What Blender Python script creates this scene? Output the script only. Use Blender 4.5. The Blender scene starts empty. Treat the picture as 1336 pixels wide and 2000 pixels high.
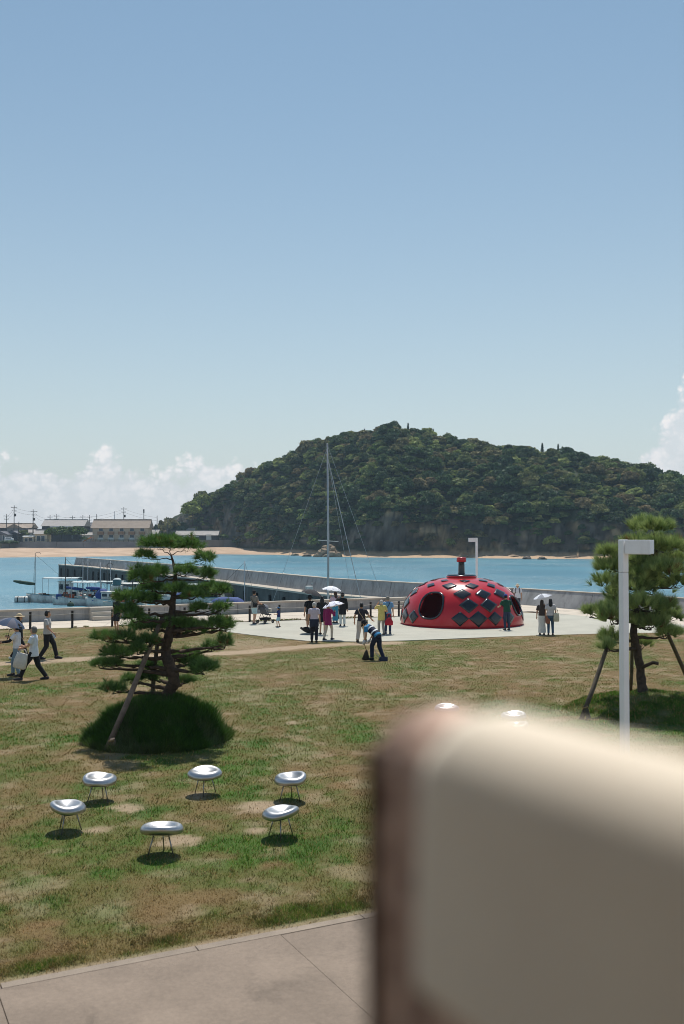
import bpy, bmesh, math, random
import numpy as np
from mathutils import Vector, Matrix, noise as mnoise
R = math.radians
PI = math.pi
random.seed(7)
rng = np.random.default_rng(7)
SC = bpy.context.scene
COL = SC.collection

# ------------------------------------------------------------------ camera, sky, sun, exposure
EYE = 4.4
FPX = 1944.0
PITCH = math.atan(50 / FPX)
cam_data = bpy.data.cameras.new('camera')
cam_data.sensor_fit = 'VERTICAL'
cam_data.sensor_height = 36.0
cam_data.sensor_width = 24.0
cam_data.lens = 35.0
cam_data.clip_start = 0.05
cam_data.clip_end = 9000
cam_data.dof.use_dof = True
cam_data.dof.focus_distance = 34.0
cam_data.dof.aperture_fstop = 1.9
cam = bpy.data.objects.new('camera', cam_data)
cam.location = (0, 0, EYE)
cam.rotation_euler = (PI / 2 + PITCH, 0, 0)
COL.objects.link(cam)
SC.camera = cam

SUN_EL, SUN_AZ = R(63), R(2)          # azimuth measured from +Y towards +X
world = bpy.data.worlds.new('World')
SC.world = world
world.use_nodes = True
SKY_STRENGTH = 0.104
SUN_STRENGTH = 5.0
SC.view_settings.view_transform = 'Standard'
SC.view_settings.look = 'None'
SC.view_settings.gamma = 1.0
SC.view_settings.use_curve_mapping = False
SC.view_settings.exposure = -0.15

class NT:
    """small helper to write node graphs"""
    def __init__(s, tree):
        s.t = tree; s.n = tree.nodes; s.l = tree.links
    def node(s, kind, **kw):
        nd = s.n.new(kind)
        for k, v in kw.items():
            setattr(nd, k, v)
        return nd
    def put(s, sock, v):
        if isinstance(v, bpy.types.NodeSocket):
            s.l.new(v, sock)
        elif v is not None:
            if sock.type == 'RGBA' and len(v) == 3:
                v = (*v, 1)
            sock.default_value = v
    def m(s, op, a, b=None, c=None, clamp=False):
        nd = s.node('ShaderNodeMath', operation=op, use_clamp=clamp)
        s.put(nd.inputs[0], a)
        if b is not None: s.put(nd.inputs[1], b)
        if c is not None: s.put(nd.inputs[2], c)
        return nd.outputs[0]
    def mix(s, f, a, b, blend='MIX'):
        nd = s.node('ShaderNodeMix', data_type='RGBA', blend_type=blend)
        s.put(nd.inputs[0], f); s.put(nd.inputs[6], a); s.put(nd.inputs[7], b)
        return nd.outputs[2]
    def noise(s, vec, scale, detail=4, rough=0.55, dist=0.0, dim='3D'):
        nd = s.node('ShaderNodeTexNoise', noise_dimensions=dim)
        if vec is not None: s.put(nd.inputs['Vector'], vec)
        s.put(nd.inputs['Scale'], scale); s.put(nd.inputs['Detail'], detail)
        s.put(nd.inputs['Roughness'], rough); s.put(nd.inputs['Distortion'], dist)
        return nd.outputs['Fac']
    def ramp(s, f, lo, hi):
        nd = s.node('ShaderNodeMapRange', interpolation_type='SMOOTHSTEP')
        s.put(nd.inputs[0], f); s.put(nd.inputs[1], lo); s.put(nd.inputs[2], hi)
        return nd.outputs[0]
    def xyz(s, x, y, z):
        nd = s.node('ShaderNodeCombineXYZ')
        for i, v in enumerate((x, y, z)): s.put(nd.inputs[i], v)
        return nd.outputs[0]

def build_world():
    g = NT(world.node_tree); g.n.clear()
    sky = g.node('ShaderNodeTexSky', sky_type='NISHITA')
    sky.sun_disc = False
    sky.sun_elevation = SUN_EL
    sky.sun_rotation = SUN_AZ
    sky.altitude = 0
    sky.air_density = 1.15
    sky.dust_density = 0.25
    sky.ozone_density = 1.6
    tc = g.node('ShaderNodeTexCoord').outputs['Generated']
    sep = g.node('ShaderNodeSeparateXYZ'); g.put(sep.inputs[0], tc)
    az = g.m('ARCTAN2', sep.outputs[0], sep.outputs[1])
    el = g.m('ARCSINE', sep.outputs[2])
    # cumulus banks low above the horizon; height of the cloud tops against azimuth
    def bump(u0, w, h):
        d = g.m('DIVIDE', g.m('SUBTRACT', az, u0), w)
        return g.m('MULTIPLY', g.m('POWER', 2.718, g.m('MULTIPLY', g.m('MULTIPLY', d, d), -1.0)), h)
    low = g.noise(g.xyz(g.m('COSINE', az), g.m('SINE', az), 0.0), 2.3, 2, 0.5)
    top = g.m('MULTIPLY', low, 0.022)
    for b in ((-0.36, 0.17, 0.062), (-0.12, 0.10, 0.056), (-0.232, 0.02, 0.020), (0.380, 0.072, 0.205), (0.28, 0.03, 0.030), (-0.75, 0.16, 0.10), (1.15, 0.2, 0.09), (-1.6, 0.3, 0.08), (2.3, 0.3, 0.10), (-2.6, 0.25, 0.09)):
        top = g.m('ADD', top, bump(*b))
    uv = g.xyz(g.m('MULTIPLY', az, 1.0), g.m('MULTIPLY', el, 1.15), 0.0)
    n0 = g.noise(uv, 14, 2, 0.5)
    wv = g.node('ShaderNodeVectorMath', operation='ADD'); g.put(wv.inputs[0], uv)
    wn = g.node('ShaderNodeTexNoise'); g.put(wn.inputs['Vector'], uv); wn.inputs['Scale'].default_value = 60; wn.inputs['Detail'].default_value = 4
    ws = g.node('ShaderNodeVectorMath', operation='SCALE'); g.put(ws.inputs[0], wn.outputs['Color']); ws.inputs['Scale'].default_value = 0.012
    g.put(wv.inputs[1], ws.outputs[0])
    def puff(scale):
        vo = g.node('ShaderNodeTexVoronoi', feature='SMOOTH_F1', voronoi_dimensions='2D'); g.put(vo.inputs['Vector'], wv.outputs[0]); vo.inputs['Scale'].default_value = scale; vo.inputs['Smoothness'].default_value = 0.25
        return g.m('SUBTRACT', 0.5, vo.outputs['Distance'])
    p1, p2, p3 = puff(34), puff(85), puff(190)
    edge = g.m('ADD', g.m('ADD', g.m('MULTIPLY', p1, 0.030), g.m('MULTIPLY', p2, 0.016)), g.m('ADD', g.m('MULTIPLY', p3, 0.008), g.m('MULTIPLY', g.m('SUBTRACT', n0, 0.5), 0.05)))
    h = g.m('SUBTRACT', g.m('ADD', top, edge), el)
    mask = g.ramp(h, -0.002, 0.016)
    # sunlit puffs and greyer hollows between them
    relief = g.m('ADD', g.m('MULTIPLY', p1, 0.7), g.m('ADD', g.m('MULTIPLY', p2, 0.55), g.m('MULTIPLY', p3, 0.35)))
    lit = g.m('MULTIPLY', g.ramp(relief, -0.1, 0.55), g.m('ADD', 0.35, g.m('MULTIPLY', g.ramp(h, 0.075, 0.0), 0.65)))
    cc = g.mix(lit, (8.2, 8.4, 8.8), (10.4, 10.1, 10.0))
    dens = g.m('MULTIPLY', mask, g.m('ADD', 0.66, g.m('MULTIPLY', lit, 0.34)))
    up = g.ramp(el, -0.01, 0.01)
    dens = g.m('MULTIPLY', dens, up)
    # pale maritime haze near the horizon, the same in every direction
    hz = g.m('MULTIPLY', g.m('POWER', 2.718, g.m('MULTIPLY', g.m('MAXIMUM', el, 0.0), -4.8)), 0.92)
    skyc = g.mix(1.0, sky.outputs[0], (0.95, 1.09, 1.02), 'MULTIPLY')
    skyc = g.mix(hz, skyc, (7.2, 7.25, 7.6))
    col = g.mix(dens, skyc, cc)
    bg = g.node('ShaderNodeBackground')
    g.put(bg.inputs[0], col); bg.inputs[1].default_value = SKY_STRENGTH
    out = g.node('ShaderNodeOutputWorld')
    g.l.new(bg.outputs[0], out.inputs[0])
build_world()

sun_data = bpy.data.lights.new('sun', 'SUN')
sun_data.energy = SUN_STRENGTH
sun_data.angle = R(0.53)
sun_data.color = (1.0, 0.955, 0.88)
sun = bpy.data.objects.new('sun', sun_data)
sdir = Vector((math.sin(SUN_AZ) * math.cos(SUN_EL), math.cos(SUN_AZ) * math.cos(SUN_EL), math.sin(SUN_EL)))
sun.rotation_euler = sdir.to_track_quat('Z', 'Y').to_euler()
sun.location = sdir * 60
COL.objects.link(sun)
SC.cycles.use_denoising = True
SC.cycles.filter_width = 0.9
SC.cycles.max_bounces = 8
SC.cycles.transparent_max_bounces = 8
SC.cycles.volume_bounces = 0
SC.cycles.sample_clamp_indirect = 6.0
SC.cycles.caustics_reflective = False
SC.cycles.caustics_refractive = False

# ------------------------------------------------------------------ helpers
def W(px, py, depth):
    """point seen at photo pixel (px,py) that stands `depth` metres ahead (world y)"""
    cx = (px - 668) / FPX; cy = -(py - 1000) / FPX
    d = Vector((cx, math.cos(PITCH) - cy * math.sin(PITCH), math.sin(PITCH) + cy * math.cos(PITCH)))
    k = depth / d.y
    return Vector((d.x * k, depth, EYE + d.z * k))
def G(px, py, z=0.0):
    cx = (px - 668) / FPX; cy = -(py - 1000) / FPX
    d = Vector((cx, math.cos(PITCH) - cy * math.sin(PITCH), math.sin(PITCH) + cy * math.cos(PITCH)))
    k = (z - EYE) / d.z
    return Vector((d.x * k, d.y * k, z))
def S(r, g, b):
    f = lambda c: (c / 255 / 12.92) if c <= 10 else ((c / 255 + 0.055) / 1.055) ** 2.4
    return (f(r), f(g), f(b))

def _h(ix, iy, seed):
    n = np.sin(ix * 127.1 + iy * 311.7 + seed * 74.7) * 43758.5453
    return n - np.floor(n)
def vnoise(x, y, seed=0):
    x = np.asarray(x, float); y = np.asarray(y, float)
    ix = np.floor(x); iy = np.floor(y); fx = x - ix; fy = y - iy
    fx = fx * fx * (3 - 2 * fx); fy = fy * fy * (3 - 2 * fy)
    a = _h(ix, iy, seed); b = _h(ix + 1, iy, seed); c = _h(ix, iy + 1, seed); d = _h(ix + 1, iy + 1, seed)
    return (a * (1 - fx) + b * fx) * (1 - fy) + (c * (1 - fx) + d * fx) * fy
def fbm(x, y, seed=0, octv=4):
    s = 0; a = 0.5; t = 0
    for o in range(octv):
        s = s + a * vnoise(np.asarray(x) * 2 ** o, np.asarray(y) * 2 ** o, seed + o * 13); t += a; a *= 0.5
    return s / t
def sstep(a, b, x):
    t = np.clip((np.asarray(x, float) - a) / (b - a), 0, 1); return t * t * (3 - 2 * t)
def inpoly(x, y, poly):
    x = np.asarray(x); y = np.asarray(y); r = np.zeros(x.shape, bool); n = len(poly)
    for i in range(n):
        x0, y0 = poly[i][:2]; x1, y1 = poly[(i + 1) % n][:2]
        if y0 == y1: continue
        c = ((y0 > y) != (y1 > y)) & (x < (x1 - x0) * (y - y0) / (y1 - y0) + x0)
        r ^= c
    return r
def distline(x, y, pts):
    d = np.full(np.shape(x), 1e9)
    for (a, b) in zip(pts[:-1], pts[1:]):
        ax, ay = a[:2]; bx, by = b[:2]; L = (bx - ax) ** 2 + (by - ay) ** 2
        t = np.clip(((x - ax) * (bx - ax) + (y - ay) * (by - ay)) / L, 0, 1)
        d = np.minimum(d, np.hypot(x - ax - t * (bx - ax), y - ay - t * (by - ay)))
    return d

# materials -------------------------------------------------------
MATS = {}
def mat(name, col, rough=0.75, var=0.12, scale=3.0, bump=0.0, bscale=40.0, metal=0.0, spec=0.4, coat=0.0, trans=0.0, world_space=False, dark=None, fine=0.0, streak=0.0, fscale=30.0):
    if name in MATS: return MATS[name]
    m = bpy.data.materials.new(name); m.use_nodes = True; MATS[name] = m
    g = NT(m.node_tree); p = g.n['Principled BSDF']
    if world_space:
        v = g.node('ShaderNodeNewGeometry').outputs['Position']
    else:
        v = g.node('ShaderNodeTexCoord').outputs['Object']
    n = g.noise(v, scale, 5, 0.6)
    c0 = tuple(max(0, c * (1 - var)) for c in col) if dark is None else dark
    c1 = tuple(min(0.95, c * (1 + var)) for c in col)
    bc = g.mix(g.ramp(n, 0.3, 0.7), c0, c1)
    if fine:
        fn = g.noise(v, fscale, 8, 0.8)
        st = g.ramp(g.noise(v, 0.7, 6, 0.7, 0.6), 0.52, 0.72)
        k = g.m('MULTIPLY', g.m('ADD', 1 - fine, g.m('MULTIPLY', fn, 2 * fine)), g.m('SUBTRACT', 1.0, g.m('MULTIPLY', st, fine * .7)))
        if streak:
            mp = g.node('ShaderNodeMapping'); g.put(mp.inputs[0], v); mp.inputs['Scale'].default_value = (1.6, 1.6, 0.10)
            k = g.m('MULTIPLY', k, g.m('SUBTRACT', 1.0, g.m('MULTIPLY', g.ramp(g.noise(mp.outputs[0], 1.2, 5, 0.7), 0.48, 0.72), streak)))
        sc_ = g.node('ShaderNodeVectorMath', operation='SCALE'); g.put(sc_.inputs[0], bc); g.put(sc_.inputs['Scale'], k); bc = sc_.outputs[0]
    g.put(p.inputs['Base Color'], bc)
    p.inputs['Roughness'].default_value = rough
    p.inputs['Metallic'].default_value = metal
    p.inputs['Specular IOR Level'].default_value = spec
    p.inputs['Coat Weight'].default_value = coat
    if trans: p.inputs['Subsurface Weight'].default_value = 0
    if bump:
        b = g.node('ShaderNodeBump'); b.inputs['Strength'].default_value = bump; b.inputs['Distance'].default_value = 0.02
        g.put(b.inputs['Height'], g.noise(v, bscale, 5, 0.65))
        g.l.new(b.outputs[0], p.inputs['Normal'])
    return m
def attr_mat(name, attr='col', rough=0.85, var=0.2, scale=6.0, bump=0.0, bscale=20, translucent=0.0, rnd=0.0, spec=0.25):
    """colour from a mesh attribute (the thing's own colour), with fine noise over it"""
    m = bpy.data.materials.new(name); m.use_nodes = True; MATS[name] = m
    g = NT(m.node_tree); p = g.n['Principled BSDF']
    a = g.node('ShaderNodeAttribute', attribute_name=attr).outputs['Color']
    v = g.node('ShaderNodeNewGeometry').outputs['Position']
    n = g.noise(v, scale, 6, 0.65)
    f = g.m('ADD', 1 - var, g.m('MULTIPLY', n, 2 * var))
    if rnd:
        oi = g.node('ShaderNodeObjectInfo').outputs['Random']
        f = g.m('MULTIPLY', f, g.m('ADD', 1 - rnd, g.m('MULTIPLY', oi, 2 * rnd)))
    mul = g.node('ShaderNodeVectorMath', operation='SCALE'); g.put(mul.inputs[0], a); g.put(mul.inputs['Scale'], f)
    g.put(p.inputs['Base Color'], mul.outputs[0])
    p.inputs['Roughness'].default_value = rough
    p.inputs['Specular IOR Level'].default_value = spec
    if bump:
        b = g.node('ShaderNodeBump'); b.inputs['Strength'].default_value = bump; b.inputs['Distance'].default_value = 0.05
        g.put(b.inputs['Height'], g.noise(v, bscale, 6, 0.7)); g.l.new(b.outputs[0], p.inputs['Normal'])
    if translucent:
        t = g.node('ShaderNodeBsdfTranslucent'); g.put(t.inputs[0], mul.outputs[0])
        mx = g.node('ShaderNodeMixShader'); mx.inputs[0].default_value = translucent
        g.l.new(p.outputs[0], mx.inputs[1]); g.l.new(t.outputs[0], mx.inputs[2])
        g.l.new(mx.outputs[0], g.n['Material Output'].inputs[0])
    return m

# mesh builder ----------------------------------------------------
class MB:
    def __init__(s):
        s.v = []; s.f = []; s.n = 0
    def add(s, verts, faces):
        verts = [tuple(v) for v in verts]
        s.f += [tuple(i + s.n for i in f) for f in faces]; s.v += verts; s.n += len(verts)
        return s
    def box(s, c, size, rz=0.0, bev=0.0, rot=None):
        hx, hy, hz = (q / 2 for q in size)
        M = Matrix.Rotation(rz, 3, 'Z') if rot is None else rot
        c = Vector(c)
        if bev <= 0:
            vs = [c + M @ Vector((x, y, z)) for x in (-hx, hx) for y in (-hy, hy) for z in (-hz, hz)]
            s.add(vs, [(0, 1, 3, 2), (4, 6, 7, 5), (0, 4, 5, 1), (2, 3, 7, 6), (0, 2, 6, 4), (1, 5, 7, 3)])
        else:
            b = min(bev, hx * .9, hy * .9, hz * .9)
            bm = bmesh.new(); bmesh.ops.create_cube(bm, size=1.0)
            for v in bm.verts: v.co = Vector((v.co.x * size[0], v.co.y * size[1], v.co.z * size[2]))
            bmesh.ops.bevel(bm, geom=bm.edges[:], offset=b, segments=2, affect='EDGES', profile=0.5)
            bm.verts.ensure_lookup_table()
            s.add([c + M @ v.co for v in bm.verts], [[v.index for v in f.verts] for f in bm.faces]); bm.free()
        return s
    def tube(s, pts, rad, n=8, caps=True, ref=(1, 0, 0)):
        """rad: float list or (rx,ry) list"""
        pts = [Vector(p) for p in pts]; m = len(pts)
        if not isinstance(rad, (list, tuple)): rad = [rad] * m
        rings = []
        for i, p in enumerate(pts):
            t = (pts[min(i + 1, m - 1)] - pts[max(i - 1, 0)])
            t = t.normalized() if t.length > 1e-9 else Vector((0, 0, 1))
            rf = Vector(ref)
            if abs(rf.dot(t)) > 0.95: rf = Vector((0, 1, 0)) if abs(t.y) < 0.9 else Vector((0, 0, 1))
            a = (rf - t * rf.dot(t)).normalized(); b = t.cross(a)
            r = rad[i]; rx, ry = (r if isinstance(r, (tuple, list)) else (r, r))
            rings.append([p + a * (rx * math.cos(2 * PI * k / n)) + b * (ry * math.sin(2 * PI * k / n)) for k in range(n)])
        vs = [v for r in rings for v in r]
        fs = []
        for i in range(m - 1):
            for k in range(n):
                fs.append((i * n + k, i * n + (k + 1) % n, (i + 1) * n + (k + 1) % n, (i + 1) * n + k))
        if caps:
            fs.append(tuple(range(n - 1, -1, -1))); fs.append(tuple((m - 1) * n + k for k in range(n)))
        return s.add(vs, fs)
    def ball(s, c, r, nu=12, nv=8, rot=None):
        c = Vector(c); rx, ry, rz = r if isinstance(r, (tuple, list)) else (r, r, r)
        vs = [Vector((0, 0, -rz))]
        for j in range(1, nv):
            p = -PI / 2 + PI * j / nv
            for k in range(nu):
                a = 2 * PI * k / nu
                vs.append(Vector((rx * math.cos(p) * math.cos(a), ry * math.cos(p) * math.sin(a), rz * math.sin(p))))
        vs.append(Vector((0, 0, rz)))
        if rot is not None: vs = [rot @ v for v in vs]
        vs = [c + v for v in vs]
        fs = []
        for k in range(nu):
            fs.append((0, 1 + (k + 1) % nu, 1 + k))
            for j in range(nv - 2):
                a = 1 + j * nu
                fs.append((a + k, a + (k + 1) % nu, a + nu + (k + 1) % nu, a + nu + k))
            a = 1 + (nv - 2) * nu
            fs.append((a + k, a + (k + 1) % nu, len(vs) - 1))
        return s.add(vs, fs)
    def capsule(s, a, b, ra, rb, n=10):
        a = Vector(a); b = Vector(b)
        s.tube([a, b], [ra, rb], n); s.ball(a, ra, n, 6); s.ball(b, rb, n, 6); return s
    def lathe(s, prof, n=24, c=(0, 0, 0), cap=True):
        c = Vector(c); m = len(prof)
        vs = [c + Vector((r * math.cos(2 * PI * k / n), r * math.sin(2 * PI * k / n), z)) for r, z in prof for k in range(n)]
        fs = [(i * n + k, i * n + (k + 1) % n, (i + 1) * n + (k + 1) % n, (i + 1) * n + k) for i in range(m - 1) for k in range(n)]
        if cap:
            fs.append(tuple(range(n - 1, -1, -1))); fs.append(tuple((m - 1) * n + k for k in range(n)))
        return s.add(vs, fs)
    def prism(s, poly, z0, z1):
        n = len(poly)
        ar = sum(poly[i][0] * poly[(i + 1) % n][1] - poly[(i + 1) % n][0] * poly[i][1] for i in range(n))
        if ar < 0: poly = poly[::-1]
        vs = [(p[0], p[1], z0) for p in poly] + [(p[0], p[1], z1) for p in poly]
        fs = [tuple(range(n - 1, -1, -1)), tuple(range(n, 2 * n))] + [(i, (i + 1) % n, n + (i + 1) % n, n + i) for i in range(n)]
        return s.add(vs, fs)
    def mesh(s, name, smooth=False):
        me = bpy.data.meshes.new(name); me.from_pydata(s.v, [], s.f); me.update()
        if smooth: me.polygons.foreach_set('use_smooth', [True] * len(me.polygons))
        return me
    def build(s, name, m, parent=None, smooth=False, loc=None):
        return link(name, s.mesh(name, smooth), m, parent, loc)

def link(name, me, m, parent=None, loc=None):
    if m is not None and len(me.materials) == 0: me.materials.append(MATS[m] if isinstance(m, str) else m)
    o = bpy.data.objects.new(name, me); COL.objects.link(o)
    if parent is not None: o.parent = parent
    if loc is not None: o.location = loc
    return o
def tag(o, label=None, cat=None, group=None, kind=None):
    if label: o['label'] = label
    if cat: o['category'] = cat
    if group: o['group'] = group
    if kind: o['kind'] = kind
    return o
def thing(name, label, cat, loc=(0, 0, 0), rz=0.0, group=None):
    o = bpy.data.objects.new(name, None); COL.objects.link(o)
    o.empty_display_size = 0.1
    o.location = loc; o.rotation_euler = (0, 0, rz)
    return tag(o, label, cat, group)
def copy_tree(o, parent=None):
    c = o.copy(); COL.objects.link(c); c.parent = parent
    for ch in list(o.children): copy_tree(ch, c)
    return c
def np_mesh(name, verts, faces, cols=None, smooth=False):
    """verts Nx3, faces MxK all the same K, cols Nx3"""
    me = bpy.data.meshes.new(name)
    nv = len(verts); nf, k = faces.shape
    me.vertices.add(nv); me.vertices.foreach_set('co', np.ascontiguousarray(verts, np.float32).ravel())
    me.loops.add(nf * k); me.loops.foreach_set('vertex_index', np.ascontiguousarray(faces, np.int32).ravel())
    me.polygons.add(nf); me.polygons.foreach_set('loop_start', np.arange(0, nf * k, k, dtype=np.int32))
    if smooth: me.polygons.foreach_set('use_smooth', np.ones(nf, bool))
    me.update(calc_edges=True)
    if cols is not None:
        at = me.color_attributes.new('col', 'FLOAT_COLOR', 'POINT')
        c4 = np.ones((nv, 4), np.float32); c4[:, :3] = np.asarray(cols).reshape(nv, 3)
        at.data.foreach_set('color', c4.ravel())
    return me
def vox(mb, size, smooth=4):
    """one continuous surface over overlapping pieces"""
    me = mb.mesh('tmp'); o = bpy.data.objects.new('tmp', me); COL.objects.link(o)
    r = o.modifiers.new('r', 'REMESH'); r.mode = 'VOXEL'; r.voxel_size = size; r.use_smooth_shade = True
    if smooth:
        q = o.modifiers.new('s', 'SMOOTH'); q.factor = 0.5; q.iterations = smooth
    dg = bpy.context.evaluated_depsgraph_get()
    new = bpy.data.meshes.new_from_object(o.evaluated_get(dg))
    bpy.data.objects.remove(o); bpy.data.meshes.remove(me)
    new.polygons.foreach_set('use_smooth', np.ones(len(new.polygons), bool))
    return new
# ------------------------------------------------------------------ the setting
SEA = -2.2
# sea ------------------------------------------------------------
def build_sea():
    m = bpy.data.materials.new('sea_water'); m.use_nodes = True
    g = NT(m.node_tree); p = g.n['Principled BSDF']
    v = g.node('ShaderNodeNewGeometry').outputs['Position']
    mp = g.node('ShaderNodeMapping'); g.put(mp.inputs[0], v); mp.inputs['Scale'].default_value = (1.0, 1.5, 1.0)
    big = g.noise(v, 0.02, 3, 0.5)
    g.put(p.inputs['Base Color'], g.mix(g.ramp(big, 0.35, 0.65), (0.070, 0.205, 0.275), (0.105, 0.270, 0.345)))
    p.inputs['Roughness'].default_value = 0.28
    p.inputs['IOR'].default_value = 1.33
    n1 = g.noise(mp.outputs[0], 0.55, 4, 0.6, 0.4)
    n2 = g.noise(mp.outputs[0], 2.6, 4, 0.6, 0.3)
    calm = g.ramp(g.noise(v, 0.035, 2, 0.5), 0.35, 0.6)
    hgt = g.m('ADD', g.m('MULTIPLY', n1, 1.0), g.m('MULTIPLY', n2, 0.35))
    b = g.node('ShaderNodeBump'); b.inputs['Distance'].default_value = 0.9
    g.put(b.inputs['Strength'], g.m('ADD', 0.35, g.m('MULTIPLY', calm, 0.4)))
    g.put(b.inputs['Height'], hgt); g.l.new(b.outputs[0], p.inputs['Normal'])
    MATS['sea_water'] = m
    mb = MB().add([(-1400, -150, SEA), (1400, -150, SEA), (1400, 1400, SEA), (-1400, 1400, SEA)], [(0, 1, 2, 3)])
    tag(mb.build('sea', m), 'blue green sea water with small ripples in the bay', kind='structure')
build_sea()

# ground outlines (metres) ---------------------------------------
WALL_A = Vector((-17.6, 51.2, 0)); WALL_B = Vector((3.9, 62.4, 0))
WD = (WALL_B - WALL_A).normalized(); WN = Vector((WD.y, -WD.x, 0))     # towards the camera
def wl(t, off=0.0, z=0.0):
    p = WALL_A + WD * t + WN * off; return Vector((p.x, p.y, z))
SEAWALL = [Vector((36, 29.8, 0)), Vector((18.5, 55.2, 0)), Vector((11.2, 65.8, 0))]
CORNER = wl(31.0)
ground_poly = [(-60, -60), (60, -60), (60, 20), (SEAWALL[0].x, SEAWALL[0].y), (SEAWALL[1].x, SEAWALL[1].y), (SEAWALL[2].x, SEAWALL[2].y),
               (9.6, 68.2), (CORNER.x - .3, CORNER.y + .6), tuple(wl(-45, -.45)[:2])]
mat('soil', S(120, 104, 80), 0.95, 0.2, 1.5, 0.3, 20, world_space=True)
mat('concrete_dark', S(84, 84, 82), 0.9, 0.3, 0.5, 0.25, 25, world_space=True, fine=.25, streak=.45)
mat('concrete_wall', S(158, 157, 156), 0.9, 0.2, 0.7, 0.25, 25, world_space=True, fine=.22, streak=.4)
mat('concrete_ledge', S(176, 166, 153), 0.9, 0.12, 0.8, 0.2, 25, world_space=True)
mat('concrete_light', S(196, 184, 168), 0.9, 0.08, 0.7, 0.15, 30, world_space=True, fine=.08)
mat('concrete_plaza', S(174, 171, 158), 0.88, 0.07, 0.5, 0.12, 30, world_space=True, fine=.08)
mat('concrete_step', S(186, 178, 166), 0.9, 0.1, 0.8, 0.2, 30, world_space=True)
mat('stain', S(70, 66, 60), 0.95, 0.2, 4)
tag(MB().prism(ground_poly, -4.0, -0.03).build('ground', 'soil'), 'bare soil under the lawn and paving', kind='structure')

# pavement outline: edge runs parallel to the harbour wall
EDGE_P = G(0, 1922); EDGE_Q = G(710, 1786)
ED = (EDGE_Q - EDGE_P).normalized(); EN = Vector((ED.y, -ED.x, 0))
def edge(t, off, z=0.0):
    p = EDGE_P + ED * t + EN * off; return Vector((p.x, p.y, z))
pave_poly = [edge(-30, 0)[:2], edge(40, 0)[:2], edge(40, 40)[:2], edge(-30, 40)[:2]]
plaza_near = [(395, 1218), (405, 1224), (440, 1234), (480, 1239), (530, 1245), (600, 1252), (700, 1253.5), (800, 1251), (900, 1247), (1000, 1243), (1100, 1240), (1180, 1237.5), (1336, 1236), (1420, 1237)]
plaza_far = [(1420, 1222), (1336, 1211), (1160, 1203), (1010, 1196), (900, 1199), (778, 1204.5), (700, 1207.5), (640, 1210), (545, 1213), (487, 1215), (440, 1216.5)]
plaza_poly = [tuple(G(*p)[:2]) for p in plaza_near + plaza_far]
prom_near0 = G(-140, 1236); prom_near1 = G(778, 1203.5)
PD = (prom_near1 - prom_near0).normalized()
mound = [(-4.03, 22.0, 1.48, 1.58, 0.78), (8.1, 25.6, 2.2, 1.9, 0.36)]
def ground_z(x, y):
    z = (fbm(x * 0.35, y * 0.35, 3, 3) - 0.5) * 0.05
    for (mx, my, rx, ry, h) in mound:
        r2 = ((x - mx) / rx) ** 2 + ((y - my) / ry) ** 2
        wob = 1 + 0.8 * (fbm(x * 1.7, y * 1.7, 21, 4) - 0.5)
        z = z + (h + 0.16 * (fbm(x * 3.1, y * 3.1, 27, 3) - .5)) * np.clip(1 - r2 * wob, 0, 1) ** 0.75
    return z
chair_ring = [(195, 1562), (400, 1549), (567, 1562), (548, 1634), (316, 1668), (133, 1622)]
bare_spots = [(245, 1574, .36), (392, 1556, .36), (498, 1575, .42), (195, 1617, .34), (352, 1637, .38), (492, 1622, .3), (330, 1650, .3), (570, 1412, .3)]
path_pts = [G(-150, 1305), G(0, 1297), (G(200, 1284)), G(440, 1276), G(590, 1264), G(700, 1257), G(760, 1254.5)]
green_spots = [(150, 1445, 1.2, .9), (480, 1455, 1.0, .8), (460, 1500, .7, .8), (110, 1565, .7, .9), (200, 1535, .9, .7), (400, 1520, 1.0, .9), (590, 1545, .9, .8), (620, 1630, 1.1, 1.0), (450, 1660, 1.0, .9), (320, 1690, .8, .7), (90, 1640, .7, .9), (170, 1575, .7, .9), (545, 1665, .9, 1.0), (710, 1440, .9, .7), (720, 1420, .7, .8), (80, 1347, 1.2, .8), (180, 1340, 1.2, .8), (790, 1302, 1.8, .6), (620, 1303, 1.0, .5), (1070, 1285, 1.0, .55), (1080, 1325, 1.2, .5), (1090, 1390, 1.6, .7), (1330, 1390, 2.6, .8), (1250, 1420, 2.5, .9), (380, 1850, .7, .8), (100, 1890, .8, .7), (230, 1870, .6, .6), (560, 1830, .6, .7), (670, 1790, .5, .7), (40, 1500, 1.2, .6), (640, 1600, .6, .7)]
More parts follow.
